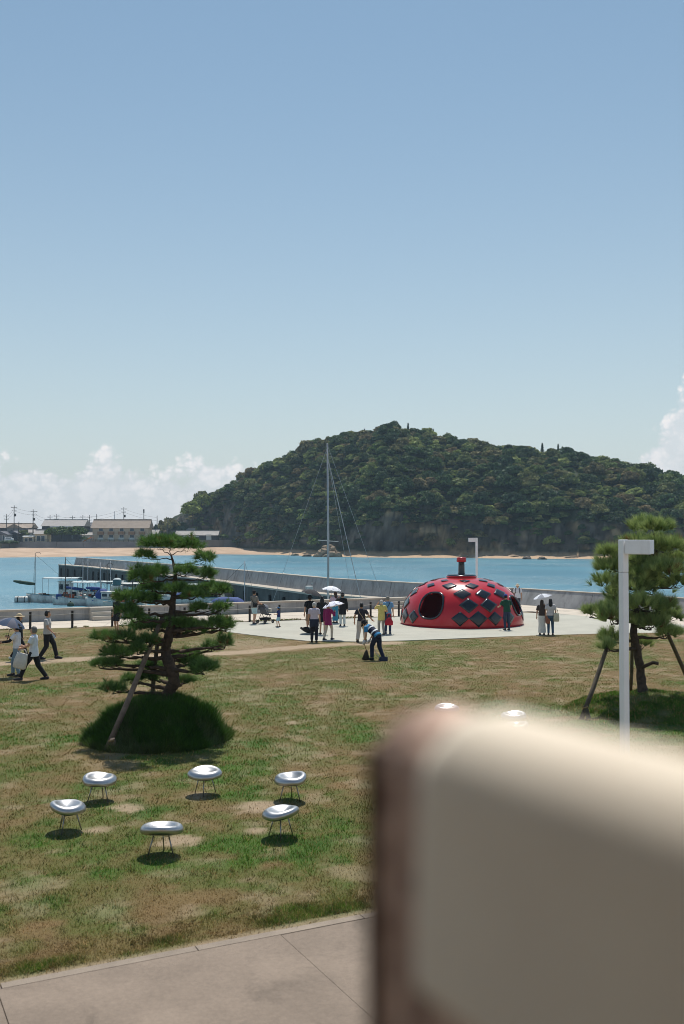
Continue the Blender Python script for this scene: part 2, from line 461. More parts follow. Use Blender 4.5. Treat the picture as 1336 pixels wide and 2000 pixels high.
def lawn_fields(x, y):
    gr = (0.62 * sstep(0.42, 0.68, fbm(x * 0.55, y * 0.4, 5, 4)) + 0.5 * sstep(0.46, 0.68, fbm(x * 2.6, y * 2.2, 9, 5))) * np.clip(0.92 - (y - 14) * .012, .55, .95)
    gn = 1.5 * sstep(.28, .62, fbm(x * 2.3, y * 2.3, 31, 5))
    for (px, py, r, a) in green_spots:
        c = G(px, py); d = np.hypot((x - c.x), (y - c.y) * 0.9) / r
        gr = np.maximum(gr, a * np.exp(-d * d * 1.2) * gn)
    for (mx, my, rx, ry, h) in mound:
        d = np.hypot((x - mx) / rx, (y - my) / ry)
        gr = np.maximum(gr, 0.95 * sstep(1.25, 0.95, d))
    # strip along the plaza edge and the kerb stays greener
    de = (x - EDGE_P.x) * EN.x + (y - EDGE_P.y) * EN.y
    gr = np.maximum(gr, 0.85 * sstep(-0.55, -0.2, de) * sstep(0.3, 0.62, fbm(x * 1.6, y * 1.6, 44, 3)))
    ba = np.zeros(np.shape(x))
    n = fbm(x * 2.4, y * 2.4, 17, 4)
    for (px, py, r) in bare_spots:
        c = G(px, py); d = np.hypot((x - c.x) * 1.05, (y - c.y)) / r
        ba = np.maximum(ba, 0.9 * sstep(1.0, 0.35, d + (n - 0.5) * 2.0))
    ba = np.maximum(ba, sstep(1.0, 0.35, distline(x, y, path_pts) / 0.95 + (n - .5) * 0.6))
    dp = G(470, 1258)
    ba = np.maximum(ba, 0.55 * sstep(1.0, 0.3, np.hypot((x - dp.x) / 2.6, (y - dp.y) / 3.0) + (n - .5) * .8))
    ba = np.maximum(ba, 0.8 * sstep(-0.17, -0.04, de) )
    ba = np.maximum(ba, 0.45 * sstep(0.56, 0.72, fbm(x * 2.2, y * 2.2, 71, 5)))
    return np.clip(gr, 0, 1), np.clip(ba, 0, 1)
DRY = np.array(S(154, 126, 84)); DRY2 = np.array(S(122, 101, 62)); GRN = np.array(S(66, 98, 26)); GRN2 = np.array(S(96, 128, 44)); DIRT = np.array(S(170, 148, 122))
def lawn_col(x, y):
    gr, ba = lawn_fields(x, y)
    n = fbm(x * 3.1, y * 3.1, 55, 3)[..., None]
    c = DRY * n + DRY2 * (1 - n)
    c = c * (1 - gr[..., None]) + (GRN * n + GRN2 * (1 - n)) * gr[..., None]
    return c * (1 - ba[..., None]) + DIRT * ba[..., None], gr, ba
def build_lawn():
    nx, ny = 330, 330
    xs = np.linspace(-26, 26, nx); ys = 7.5 + (51 - 7.5) * np.linspace(0, 1, ny) ** 1.35
    X, Y = np.meshgrid(xs, ys); Z = ground_z(X, Y)
    # ground falls to the slab level where paving lies
    pv = inpoly(X, Y, pave_poly) | inpoly(X, Y, plaza_poly)
    Z = np.where(pv, -0.02, Z)
    C, gr, ba = lawn_col(X, Y)
    V = np.stack([X, Y, Z], -1).reshape(-1, 3)
    i = np.arange(nx * ny).reshape(ny, nx)
    F = np.stack([i[:-1, :-1], i[:-1, 1:], i[1:, 1:], i[1:, :-1]], -1).reshape(-1, 4)
    # leave out what lies beyond the rope fence (the promenade)
    cx = X[:-1, :-1].ravel(); cy = Y[:-1, :-1].ravel()
    beyond = ((cx - prom_near0.x) * -PD.y + (cy - prom_near0.y) * PD.x) > 0.35
    F = F[~beyond]
    me = np_mesh('lawn', V, F, (C * (0.70 + 0.22 * ba[..., None])).reshape(-1, 3), True)
    attr_mat('lawn_soil', var=0.35, scale=14, bump=0.6, bscale=45)
    tag(link('lawn', me, 'lawn_soil'), 'patchy dry brown and green lawn', kind='structure')
build_lawn()

def blades(n, xy, hmin, hmax, w, seed, colfun=None, lean=0.5, dim=1.0):
    r = np.random.default_rng(seed)
    x, y = xy[:, 0], xy[:, 1]
    C, gr, ba = lawn_col(x, y)
    keep = r.random(len(x)) > ba * 0.93
    x, y, C, gr = x[keep], y[keep], C[keep], gr[keep]
    z = ground_z(x, y)
    n = len(x)
    h = (hmin + (hmax - hmin) * r.random(n)) * (0.55 + 0.75 * gr)
    a = r.random(n) * 2 * PI; l = lean * r.random(n) * 1.2
    dx, dy = np.cos(a), np.sin(a)
    tuft = 0.55 + 0.9 * fbm(x * 7, y * 6, 62, 2); h = h * tuft
    ww = w * (0.6 + 0.8 * r.random(n)) * np.clip(y / 13, 1, 2.0) * tuft
    b = r.random(n) * 2 * PI
    ux, uy = np.cos(b) * ww, np.sin(b) * ww
    p0 = np.stack([x - ux, y - uy, z - .005], -1); p1 = np.stack([x + ux, y + uy, z - .005], -1)
    p2 = np.stack([x + dx * l * h, y + dy * l * h, z + h * np.sqrt(1 - np.clip(l * .6, 0, .9) ** 2)], -1)
    V = np.stack([p0, p1, p2], 1).reshape(-1, 3)
    F = np.arange(3 * n).reshape(-1, 3)
    near = np.clip(15 / y, .25, 1); tint = ((1 - .4 * near + 0.8 * near * r.random(n)) * (1 - .5 * near + 1.0 * near * fbm(x * 9, y * 7, 66, 3)))[:, None]
    straw = r.random(n)[:, None] < 0.22
    cc = np.where(straw, DRY * 1.12, C) * tint if dim == 1.0 else C * tint * np.array([.55, .70, .62])  # left mound blades: dark ground cover, with pine shade also put into their colour
    cc[:, 1] *= 1 + 0.1 * gr
    return V, F, np.repeat(np.clip(cc, 0, .9), 3, 0)
def build_grass():
    r = np.random.default_rng(11)
    parts = []
    # density falls with distance; only inside the wedge the camera could see, with a margin to each side
    N = 620000
    u = r.random(N); y = 8.6 + (46 - 8.6) * u ** 2.0
    x = (r.random(N) - 0.5) * 2 * (y * 0.40 + 2.0)
    ok = ~inpoly(x, y, pave_poly) & ~inpoly(x, y, plaza_poly)
    ok &= ((x - prom_near0.x) * -PD.y + (y - prom_near0.y) * PD.x) < 0.1
    parts.append(blades(0, np.stack([x, y], -1)[ok], 0.016, 0.052, 0.0052, 1, lean=1.1))
    # longer grass on the planted mounds and along the kerb
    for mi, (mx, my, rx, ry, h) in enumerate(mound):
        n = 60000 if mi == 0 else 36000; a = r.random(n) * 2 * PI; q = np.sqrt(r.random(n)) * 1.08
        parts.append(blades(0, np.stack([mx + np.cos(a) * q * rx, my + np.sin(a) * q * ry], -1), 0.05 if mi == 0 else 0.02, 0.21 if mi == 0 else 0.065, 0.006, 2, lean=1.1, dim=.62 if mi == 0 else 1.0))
    n = 50000; t = r.random(n) * 14 - 3; o = -0.12 - np.abs(r.normal(size=n)) * 0.28
    ex = EDGE_P.x + ED.x * t + EN.x * o; ey = EDGE_P.y + ED.y * t + EN.y * o
    k = fbm(ex * 1.6, ey * 1.6, 44, 3) > 0.25 + 0.3 * r.random(n)
    parts.append(blades(0, np.stack([ex, ey], -1)[k], 0.022, 0.062, 0.0045, 3, lean=1.1))
    V = np.concatenate([p[0] for p in parts]); C = np.concatenate([p[2] for p in parts])
    F = np.arange(len(V)).reshape(-1, 3)
    attr_mat('grass_blade', var=0.1, scale=5, translucent=0.3, rough=0.7)
    tag(link('grass', np_mesh('grass', V, F, C), 'grass_blade'), 'short patchy grass, green in places and straw dry in others', 'grass', kind='stuff')
build_grass()

# paving -----------------------------------------------------------
def build_paving():
    # pavement slabs with open joints
    mat('pavement', S(136, 121, 107), 0.92, 0.12, 0.9, 0.35, 60, world_space=True, fine=.42, fscale=16)
    mat('joint', S(92, 82, 72), 0.95, 0.2, 3)
    base = MB().prism([tuple(edge(-22, 0.10)[:2]), tuple(edge(30, 0.10)[:2]), tuple(edge(30, 22)[:2]), tuple(edge(-22, 22)[:2])], -0.10, -0.025).build('pavement', 'joint')
    tag(base, 'pale brown concrete pavement beside the lawn', kind='structure')
    t_a = (G(10, 1980) - EDGE_P).dot(ED); t_b = (G(640, 1910) - EDGE_P).dot(ED)
    L, Wd, gp = t_b - t_a, 6.0, 0.004
    for i in range(-4, 8):
        for j in range(0, 5):
            t0 = t_a + i * L; o0 = 0.123 + j * Wd
            q = [edge(t0 + gp, o0 + gp)[:2], edge(t0 + L - gp, o0 + gp)[:2], edge(t0 + L - gp, o0 + Wd - gp)[:2], edge(t0 + gp, o0 + Wd - gp)[:2]]
            dz = 0.004 * random.random()
            MB().prism([tuple(p) for p in q], -0.024, 0.002 + dz).build('slab', 'pavement', base)
    mat('kerb', S(146, 132, 118), 0.92, 0.15, 2.0, 0.4, 50, world_space=True, fine=.2)
    for i in range(-6, 14):
        t0 = i * 2.0
        q = [edge(t0 + .006, 0.0)[:2], edge(t0 + 1.994, 0.0)[:2], edge(t0 + 1.994, 0.125)[:2], edge(t0 + .006, 0.125)[:2]]
        MB().prism([tuple(p) for p in q], -0.09, 0.004 + 0.006 * random.random()).build('kerb_stone', 'kerb', base)
    # plaza
    tag(MB().prism(plaza_poly, -0.025, 0.012).build('plaza', 'concrete_plaza'), 'pale green grey concrete plaza floor round the red dome', kind='structure')
    # promenade along the harbour wall: long slabs
    base = MB().prism([tuple(p[:2]) for p in (prom_near0 - PD * 12, prom_near1 + PD * 6, wl(30.2, -.2), wl(-32, -.2))], -0.03, -0.004).build('promenade', 'joint')
    tag(base, 'light concrete promenade slabs between rope fence and harbour wall', kind='structure')
    for i in range(-3, 9):
        a0, a1 = i * 4.0 + .008, i * 4.0 + 3.992
        n0 = prom_near0 + PD * a0; n1 = prom_near0 + PD * a1
        f0 = wl(a0 - 2.0, 0.02); f1 = wl(a1 - 2.0, 0.02)
        m0 = n0.lerp(f0, 0.52); m1 = n1.lerp(f1, 0.52); e = 0.004
        MB().prism([tuple(p[:2]) for p in (n0, n1, n1.lerp(f1, .517), n0.lerp(f0, .517))], -0.003, 0.014).build('slab', 'concrete_light', base)
        MB().prism([tuple(p[:2]) for p in (n0.lerp(f0, .523), n1.lerp(f1, .523), f1, f0)], -0.003, 0.017).build('slab', 'concrete_light', base)
    # strip by the sea wall
    base = MB().prism([tuple(p) for p in ((32, 27.5), (35.5, 30.2), (18.3, 55.0), (11.0, 65.6), (8.9, 66.8), (8.0, 64.0), (14.2, 54.5))], -0.03, -0.003).build('sea_wall_path', 'joint')
    tag(base, 'light concrete path along the foot of the sea wall', kind='structure')
    a = [Vector((14.4, 54.6, 0)), Vector((8.2, 64.2, 0))]; b = [Vector((18.3, 55.0, 0)), Vector((11.05, 65.55, 0))]
    for i in range(-6, 4):
        u0, u1 = i / 4 + .002, (i + 1) / 4 - .002
        p = [a[0].lerp(a[1], u0), a[0].lerp(a[1], u1), b[0].lerp(b[1], u1), b[0].lerp(b[1], u0)]
        q = [p[0], p[1], p[1].lerp(p[2], .5), p[0].lerp(p[3], .5)]
        MB().prism([tuple(v[:2]) for v in q], -0.002, 0.013).build('slab', 'concrete_light', base)
        q = [p[0].lerp(p[3], .506), p[1].lerp(p[2], .506), p[2], p[3]]
        MB().prism([tuple(v[:2]) for v in q], -0.002, 0.016).build('slab', 'concrete_light', base)
    # weeds in the joint between promenade and plaza
    r = np.random.default_rng(4); n = 9000
    t = r.random(n) * 32; k = fbm(t * 0.9, t * 0 + 3, 8, 3) > 0.42; t = t[k]
    o = r.normal(size=len(t)) * 0.10 - 0.12
    x = prom_near0.x + PD.x * t + PD.y * o; y = prom_near0.y + PD.y * t - PD.x * o
    n = len(x); a = r.random(n) * 2 * PI; h = 0.03 + 0.06 * r.random(n); w = 0.018
    V = np.stack([np.stack([x - w * np.cos(a), y - w * np.sin(a), 0 * x], -1), np.stack([x + w * np.cos(a), y + w * np.sin(a), 0 * x], -1), np.stack([x + .03 * np.sin(a), y, h], -1)], 1).reshape(-1, 3)
    C = np.repeat(np.where(r.random(n)[:, None] < .5, GRN * 1.1, DRY2), 3, 0)
    tag(link('weeds', np_mesh('weeds', V, np.arange(3 * n).reshape(-1, 3), C), 'grass_blade'), 'thin line of weeds growing between promenade and plaza', 'weeds', kind='stuff')
build_paving()

# harbour wall, steps, sea wall, breakwater -------------------------
def build_walls():
    w = thing('harbour_wall', 'low grey concrete harbour wall behind the rope fence', 'wall')
    for i in range(-5, 6):
        a0, a1 = i * 6.1 + 0.9, i * 6.1 + 6.985
        if a0 > 31: continue
        a1 = min(a1, 31.0)
        q = [wl(a0, 0), wl(a1, 0), wl(a1, -.42), wl(a0, -.42)]
        MB().prism([tuple(p[:2]) for p in q], -3.5, 0.58).build('wall_panel', 'concrete_wall', w)
        q = [wl(a0, .02), wl(a1, .02), wl(a1, -.44), wl(a0, -.44)]
        MB().prism([tuple(p[:2]) for p in q], 0.582, 0.67).build('coping', 'concrete_ledge', w)
    def steps(t, label):
        s = thing('concrete_steps', label, 'steps', (0, 0, 0), group='steps up to the harbour wall')
        for k in range(3):
            d = 0.28 * (3 - k)
            q = [wl(t, .022 + 0.28 * (2 - k)), wl(t + 1.25, .022 + .28 * (2 - k)), wl(t + 1.25, .02 + d), wl(t, .02 + d)]
            MB().prism([tuple(p[:2]) for p in q], 0.018, 0.018 + 0.215 * (k + 1)).build('step', 'concrete_step', s)
    def tof(px, py=1212):
        p = G(px, py); return (p - WALL_A).dot(WD)
    steps(tof(178), 'three pale concrete steps against the harbour wall near the moored boats')
    steps(tof(762, 1190), 'three pale concrete steps against the harbour wall left of the red dome')
    # sea wall with a battered face
    def run(pts, prof, name, m, parent, seg, gap=0.03, skip=0.0):
        d = []
        L = [0]
        for a, b in zip(pts[:-1], pts[1:]): L.append(L[-1] + (b - a).length)
        def at(t):
            for i in range(len(pts) - 1):
                if t <= L[i + 1] or i == len(pts) - 2:
                    u = (t - L[i]) / (L[i + 1] - L[i]); return pts[i].lerp(pts[i + 1], u)
        def nrm(t):
            q = (at(min(t + 2, L[-1])) - at(max(t - 2, 0))).normalized(); return Vector((q.y, -q.x, 0))
        t = skip
        while t < L[-1] - 0.2:
            t1 = min(t + seg, L[-1])
            # break the section at the corners of the line
            ts = [t + gap / 2] + [x for x in L[1:-1] if t + .3 < x < t1 - .3] + [t1 - gap / 2]
            mb = MB(); k = len(prof); vs = []
            for q in ts:
                p = at(q); n = nrm(q)
                vs += [p + n * (-o) + Vector((0, 0, z)) for o, z in prof]
            fs = [(i * k + j, i * k + (j + 1) % k, (i + 1) * k + (j + 1) % k, (i + 1) * k + j) for i in range(len(ts) - 1) for j in range(k)]
            fs += [tuple(range(k - 1, -1, -1)), tuple((len(ts) - 1) * k + j for j in range(k))]
            mb.add(vs, fs).build(name, m, parent); t = t1
    sw = thing('sea_wall', 'sloping grey concrete sea wall right of the red dome', 'wall')
    run(SEAWALL, [(0.0, 0.0), (-0.50, 1.0), (-0.95, 1.0), (-1.1, -4)][::1], 'wall_section', 'concrete_wall', sw, 6.2)
    run(SEAWALL, [(-0.485, 1.002), (-0.485, 1.05), (-0.97, 1.05), (-0.97, 1.002)], 'coping', 'concrete_ledge', sw, 6.2)
    bw = thing('breakwater', 'long grey concrete breakwater curving out across the harbour', 'breakwater')
    line = [Vector((11.15, 65.9, 0)), Vector((-1.2, 82.6, 0)), Vector((-15.7, 114, 0)), Vector((-38.6, 157, 0)), Vector((-45.0, 168.5, 0))]
    # offsets are measured from the crest edge; positive towards the harbour
    run(line, [(0.30, -0.14), (0.0, 1.0), (-0.6, 1.0), (-0.9, -4.5), (0.5, -4.5)], 'crest_section', 'concrete_wall', bw, 6.2, 0.05)
    run(line, [(0.02, 1.003), (0.02, 1.06), (-0.62, 1.06), (-0.62, 1.003)], 'coping', 'concrete_ledge', bw, 12.4)
    line2 = [line[0].lerp(line[1], 0.12)] + line[1:-1] + [Vector((-46.6, 170.0, 0))]
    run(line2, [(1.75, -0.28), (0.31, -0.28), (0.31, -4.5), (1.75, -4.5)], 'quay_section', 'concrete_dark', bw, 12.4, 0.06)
    run(line2, [(1.82, -0.13), (0.315, -0.13), (0.315, -0.277), (1.82, -0.277)], 'ledge_slab', 'concrete_ledge', bw, 12.4, 0.04)
    mat('rubber', S(34, 36, 38), 0.8, 0.2, 6)
    # dark fenders on the quay face
    L = 0
    for (a, b) in zip(line2[:-1], line2[1:]):
        d = (b - a); n = Vector((d.y, -d.x, 0)).normalized(); k = int(d.length / 3.2)
        for i in range(k):
            p = a.lerp(b, (i + .5) / k) - n * 1.86
            MB().tube([p + Vector((0, 0, -2.0)), p + Vector((0, 0, -0.75))], 0.12, 8).build('fender', 'rubber', bw)
    mat('sign_white', S(205, 214, 222), 0.5, 0.04, 3)
    p = W(249, 1106.5, 141.5)
    s = thing('notice_board', 'small white notice plate fixed on the breakwater face', 'sign', p)
    MB().box((0, 0, 0), (0.75, 0.06, 1.0), R(35)).build('plate', 'sign_white', s)
    MB().box((.0, .08, 0), (0.5, 0.05, 0.7), R(35)).build('backing', 'rubber', s)
build_walls()

# far shore ----------------------------------------------------------
def build_shore():
    mat('sand', S(188, 162, 138), 0.95, 0.1, 0.12, 0.3, 3, world_space=True, dark=S(166, 140, 116))
    mat('beach_wall', S(120, 120, 122), 0.9, 0.2, 0.15, world_space=True)
    water = [(-230, 300), (-165, 318), (-110.5, 325), (-83, 346), (-56, 372), (-48, 396), (-30, 384), (-20, 375)]
    back = [(-230, 392), (-165, 398), (-137, 401), (-83, 401), (-60, 404), (-50, 424), (-40, 432), (-20, 425)]
    V = []; F = []
    n = 60; m = 12
    for i in range(n):
        t = i / (n - 1) * (len(water) - 1); k = min(int(t), len(water) - 2); u = t - k
        a = Vector((*water[k], 0)).lerp(Vector((*water[k + 1], 0)), u); b = Vector((*back[k], 0)).lerp(Vector((*back[k + 1], 0)), u)
        for j in range(m):
            s = j / (m - 1); p = a.lerp(b, s)
            z = SEA - 0.5 + 3.0 * s ** 0.8 + (mnoise.noise(Vector((p.x * .08, p.y * .08, 0))) * 0.25)
            V.append((p.x, p.y - 4 * (1 - s), z))
    for i in range(n - 1):
        for j in range(m - 1): F.append((i * m + j, (i + 1) * m + j, (i + 1) * m + j + 1, i * m + j + 1))
    tag(MB().add(V, F).build('beach', 'sand', smooth=True), 'wide sandy beach below the village', kind='structure')
    mat('far_ground', S(132, 128, 112), 0.95, 0.2, 0.05, world_space=True)
    vg = [(-1390, 402.5), (-137, 402.5), (-62, 405.5), (-52, 427), (-20, 436), (-20, 700), (300, 900), (300, 1390), (-1390, 1390)]
    tag(MB().prism(vg, -3.0, 2.5).build('village_ground', 'far_ground'), 'flat ground the village stands on', kind='structure')
    bw = thing('beach_wall', 'long dark grey concrete wall between beach and village', 'wall')
    xs = list(range(-137, -60, 11))
    for a, b in zip(xs[:-1], xs[1:]):
        MB().add([(a + .06, 400.4, -1), (b - .06, 400.4, -1), (b - .06, 401.4, 2.75), (a + .06, 401.4, 2.75), (a + .06, 402.3, -1), (b - .06, 402.3, -1), (b - .06, 402.3, 2.75), (a + .06, 402.3, 2.75)],
                 [(0, 1, 2, 3), (3, 2, 6, 7), (5, 4, 7, 6), (1, 5, 6, 2), (4, 0, 3, 7)]).build('wall_section', 'beach_wall', bw)
    q = [Vector((-60, 403, 0)), Vector((-50.5, 425, 0)), Vector((-44, 430, 0))]
    for a, b in zip(q[:-1], q[1:]):
        d = (b - a).normalized(); nn = Vector((-d.y, d.x, 0)) * 0.8
        MB().prism([tuple(p[:2]) for p in (a, b, b + nn, a + nn)], -1, 3.4).build('wall_section', 'beach_wall', bw)
build_shore()

# wooded hill --------------------------------------------------------
def ys_shore(x):
    b = np.interp(x, [-90, -60, -48, -21, -1.4, 55, 77, 105, 220], [468, 446, 426, 377, 338, 321, 305, 300, 290])
    return b + 13 * (fbm(np.asarray(x) * 0.075, 0 * np.asarray(x), 91, 3) - 0.5) * np.clip((np.asarray(x) + 50) / 30, 0.2, 1.6)
def yr_ridge(x):
    return ys_shore(x) * 0 + np.interp(x, [-90, -60, -48, -21, -1.4, 55, 77, 105, 220], [480, 470, 462, 440, 425, 405, 395, 388, 380])
SIL = [(250, 1046), (300, 1030), (318, 1012), (340, 992), (400, 962), (450, 938), (500, 906), (560, 880), (600, 862), (640, 850), (680, 843), (720, 834), (760, 828), (800, 829), (860, 843), (920, 858), (1000, 871), (1060, 874), (1120, 881), (1170, 889), (1220, 898), (1260, 914), (1300, 931), (1336, 950), (1400, 985), (1480, 1035), (1600, 1044), (1900, 1046)]
sx, sz = [], []
for (px, py) in SIL:
    x = (px - 668) * 0.21
    for _ in range(8): x = (px - 668) * float(yr_ridge(x)) / FPX
    sx.append(x); sz.append(max(0.5, EYE + (1050 - py) * float(yr_ridge(x)) / FPX - 4.6))
def hill_z(x, y):
    x = np.asarray(x, float); y = np.asarray(y, float)
    ys = ys_shore(x); yr = yr_ridge(x); zr = np.interp(x, sx, sz)
    ys = ys + 6.5
    t = (y - ys) / (yr - ys)
    lob = (fbm(x * 0.045, y * 0.018, 61, 3) - 0.5)
    tt = np.clip(t + lob * 0.30 * np.clip(t * 3, 0, 1) * np.clip((1 - t) * 2.2, 0, 1), 0, None)
    cl = np.minimum((6.5 + 10 * (fbm(x * 0.06, 0 * x + 5, 77, 3) - .5)) * sstep(-35, 12, x) + 1.0, zr * 0.4)
    z = cl * sstep(0.015, 0.085, tt) + (zr - cl) * np.sin(np.clip((tt - 0.05) / 0.95, 0, 1) * PI / 2) ** 0.95
    z = np.where(t > 1, zr * np.clip(1 - 0.9 * (t - 1) ** 2, 0, 1), z)
    rug = (fbm(x * 0.22, y * 0.22, 15, 4) - .5) * 3.0 * np.clip(t * 10, 0, 1)
    z = z + rug * np.clip(zr / 12, 0, 1)
    sand = SEA + 0.95 + (y - ys) * 0.10
    return np.where(t <= 0.015, np.maximum(sand, -4.0), np.maximum(z, sand.clip(-4, -1)))
def build_hill():
    nx, ny = 460, 230
    xs = np.linspace(-88, 205, nx); us = np.linspace(0, 1, ny) ** 1.35
    X = np.repeat(xs[None, :], ny, 0)
    y0 = ys_shore(xs) - 14
    Y = y0[None, :] + us[:, None] * 210
    Z = hill_z(X, Y)
    # crags: push the steep faces in and out
    gz = np.gradient(Z, axis=0) / np.maximum(np.gradient(Y, axis=0), 1e-3)
    steep = sstep(0.7, 1.6, gz)
    crag = (fbm(X * 0.30, Z * 0.16, 33, 6) - 0.5) * 9.0 + (fbm(X * 0.9, Z * 0.5, 39, 4) - 0.5) * 4.0
    Y2 = Y + crag * steep
    strat = fbm(X * 0.12 + Z * 0.25, Z * 0.7, 23, 4)[..., None]
    rock = np.array(S(132, 120, 106)) * strat * 1.2 + np.array(S(58, 58, 58)) * (1 - strat)
    ochre = sstep(.55, .75, fbm(X * .16, Z * .12, 47, 3))[..., None]
    rock = rock * (1 - .75 * ochre) + np.array(S(190, 158, 118)) * .75 * ochre
    crack = sstep(0.045, 0.0, np.abs(fbm(X * .22 + Z * .1, Z * .30, 83, 4) - .5))[..., None]
    rock = rock * (1 - .75 * crack)
    blot = sstep(.45, .65, fbm(X * .5, Z * .5, 88, 4))[..., None]
    rock = rock * (.55 + .65 * blot)
    soil = np.array(S(52, 62, 38))
    C = rock * steep[..., None] + soil * (1 - steep[..., None])
    lowm = sstep(-0.6, -1.1, Z)[..., None]
    C = C * (1 - lowm) + np.array(S(196, 166, 134)) * lowm
    V = np.stack([X, Y2, Z], -1).reshape(-1, 3)
    i = np.arange(nx * ny).reshape(ny, nx)
    F = np.stack([i[:-1, :-1], i[:-1, 1:], i[1:, 1:], i[1:, :-1]], -1).reshape(-1, 4)
    attr_mat('hill_rock', var=0.35, scale=0.6, bump=0.9, bscale=0.9)
    MATS['hill_rock'].node_tree.nodes['Bump'].inputs['Distance'].default_value = 0.8
    tag(link('hill', np_mesh('hill', V, F, C, False), 'hill_rock'), 'steep wooded headland with rocky cliffs above the water', kind='structure')
    return X, Y2, Z, steep
HX, HY, HZ, HST = build_hill()

# crowns -------------------------------------------------------------
def leaf_cloud(seed, kind='broad', n_clump=34, per=44, leaf=0.36):
    """a crown about 2 units across made of leaf-sized faces in clumps; z from 0 up"""
    r = np.random.default_rng(seed); P = []; Nn = []; SH = []
    if kind == 'broad':
        for k in range(n_clump):
            d = r.normal(size=3); d /= np.linalg.norm(d); d[2] = abs(d[2]) * 1.0 - 0.28
            c = d * np.array([0.78, 0.78, 0.66]) * (0.55 + 0.62 * r.random()) + np.array([0, 0, 0.72])
            rad = 0.13 + 0.20 * r.random()
            q = r.normal(size=(per, 3)); q /= np.linalg.norm(q, axis=1)[:, None]
            q[:, 2] = np.where(q[:, 2] < -0.3, -q[:, 2], q[:, 2])
            P.append(c + q * rad * (0.6 + 0.5 * r.random((per, 1))) * np.array([1.15, 1.15, 0.8])); Nn.append(q + r.normal(size=(per, 3)) * 0.55)
            SH.append(np.full(per, 0.5 + 0.9 * r.random()))
    elif kind == 'spire':
        for k in range(n_clump * per // 6):
            h = r.random() ** 0.8; a = r.random() * 2 * PI; rr = 0.46 * (1 - h) ** 0.7 * (0.25 + .8 * r.random())
            c = np.array([math.cos(a) * rr, math.sin(a) * rr, h * 2.6])
            q = np.array([[math.cos(a), math.sin(a), 0.6]]) + r.normal(size=(6, 3)) * 0.4
            P.append(c + r.normal(size=(6, 3)) * 0.05); Nn.append(q); SH.append(np.full(6, 0.75 + .5 * r.random()))
    P = np.concatenate(P); Nn = np.concatenate(Nn); SH = np.concatenate(SH)
    Nn /= np.linalg.norm(Nn, axis=1)[:, None]
    n = len(P)
    ref = r.normal(size=(n, 3)); U = np.cross(Nn, ref); U /= np.linalg.norm(U, axis=1)[:, None]; Vv = np.cross(Nn, U)
    s = leaf * 0.5 * (0.6 + 0.8 * r.random((n, 1)))
    V = np.stack([P - U * s, P - Vv * s * .7, P + U * s, P + Vv * s * .7], 1).reshape(-1, 3)
    F = np.arange(4 * n).reshape(-1, 4)
    return V, F, np.repeat(SH * (0.85 + .3 * r.random(n)), 4)
FOL = {}
def foliage_mat(name, ca, cb, transl=0.22, mixed=False):
    m = attr_mat(name, var=0.18, scale=0.4, translucent=transl, rough=0.65)
    g = NT(m.node_tree); a = [n for n in g.n if n.type == 'ATTRIBUTE'][0]
    sc = [n for n in g.n if n.type == 'VECT_MATH'][0]
    oi = g.node('ShaderNodeObjectInfo').outputs['Random']
    rr = g.node('ShaderNodeValToRGB'); g.put(rr.inputs[0], oi)
    els = rr.color_ramp.elements
    els[0].color = (*ca, 1); els[1].color = (*cb, 1)
    if mixed:
        for ps, cl in ((.22, S(88, 110, 62)), (.42, S(60, 80, 56)), (.60, S(132, 140, 84)), (.76, S(134, 118, 86)), (.88, S(100, 122, 64))):
            e = els.new(ps); e.color = (*cl, 1)
    mul = g.node('ShaderNodeMix', data_type='RGBA', blend_type='MULTIPLY'); mul.inputs[0].default_value = 1
    g.put(mul.inputs[6], a.outputs['Color']); g.put(mul.inputs[7], rr.outputs[0])
    g.l.new(mul.outputs[2], sc.inputs[0])
    return m
foliage_mat('forest_leaf', S(52, 78, 54), S(166, 172, 102), 0.36, True)
foliage_mat('bamboo_leaf', S(128, 140, 62), S(150, 158, 84))
foliage_mat('pine_dark', S(44, 66, 46), S(64, 84, 52))
foliage_mat('village_leaf', S(66, 92, 40), S(92, 112, 52))
def crown_mesh(name, seed, kind='broad', m='forest_leaf', **kw):
    V, F, sh = leaf_cloud(seed, kind, **kw)
    me = np_mesh(name, V, F, np.repeat(sh[:, None], 3, 1)); me.materials.append(MATS[m]); return me

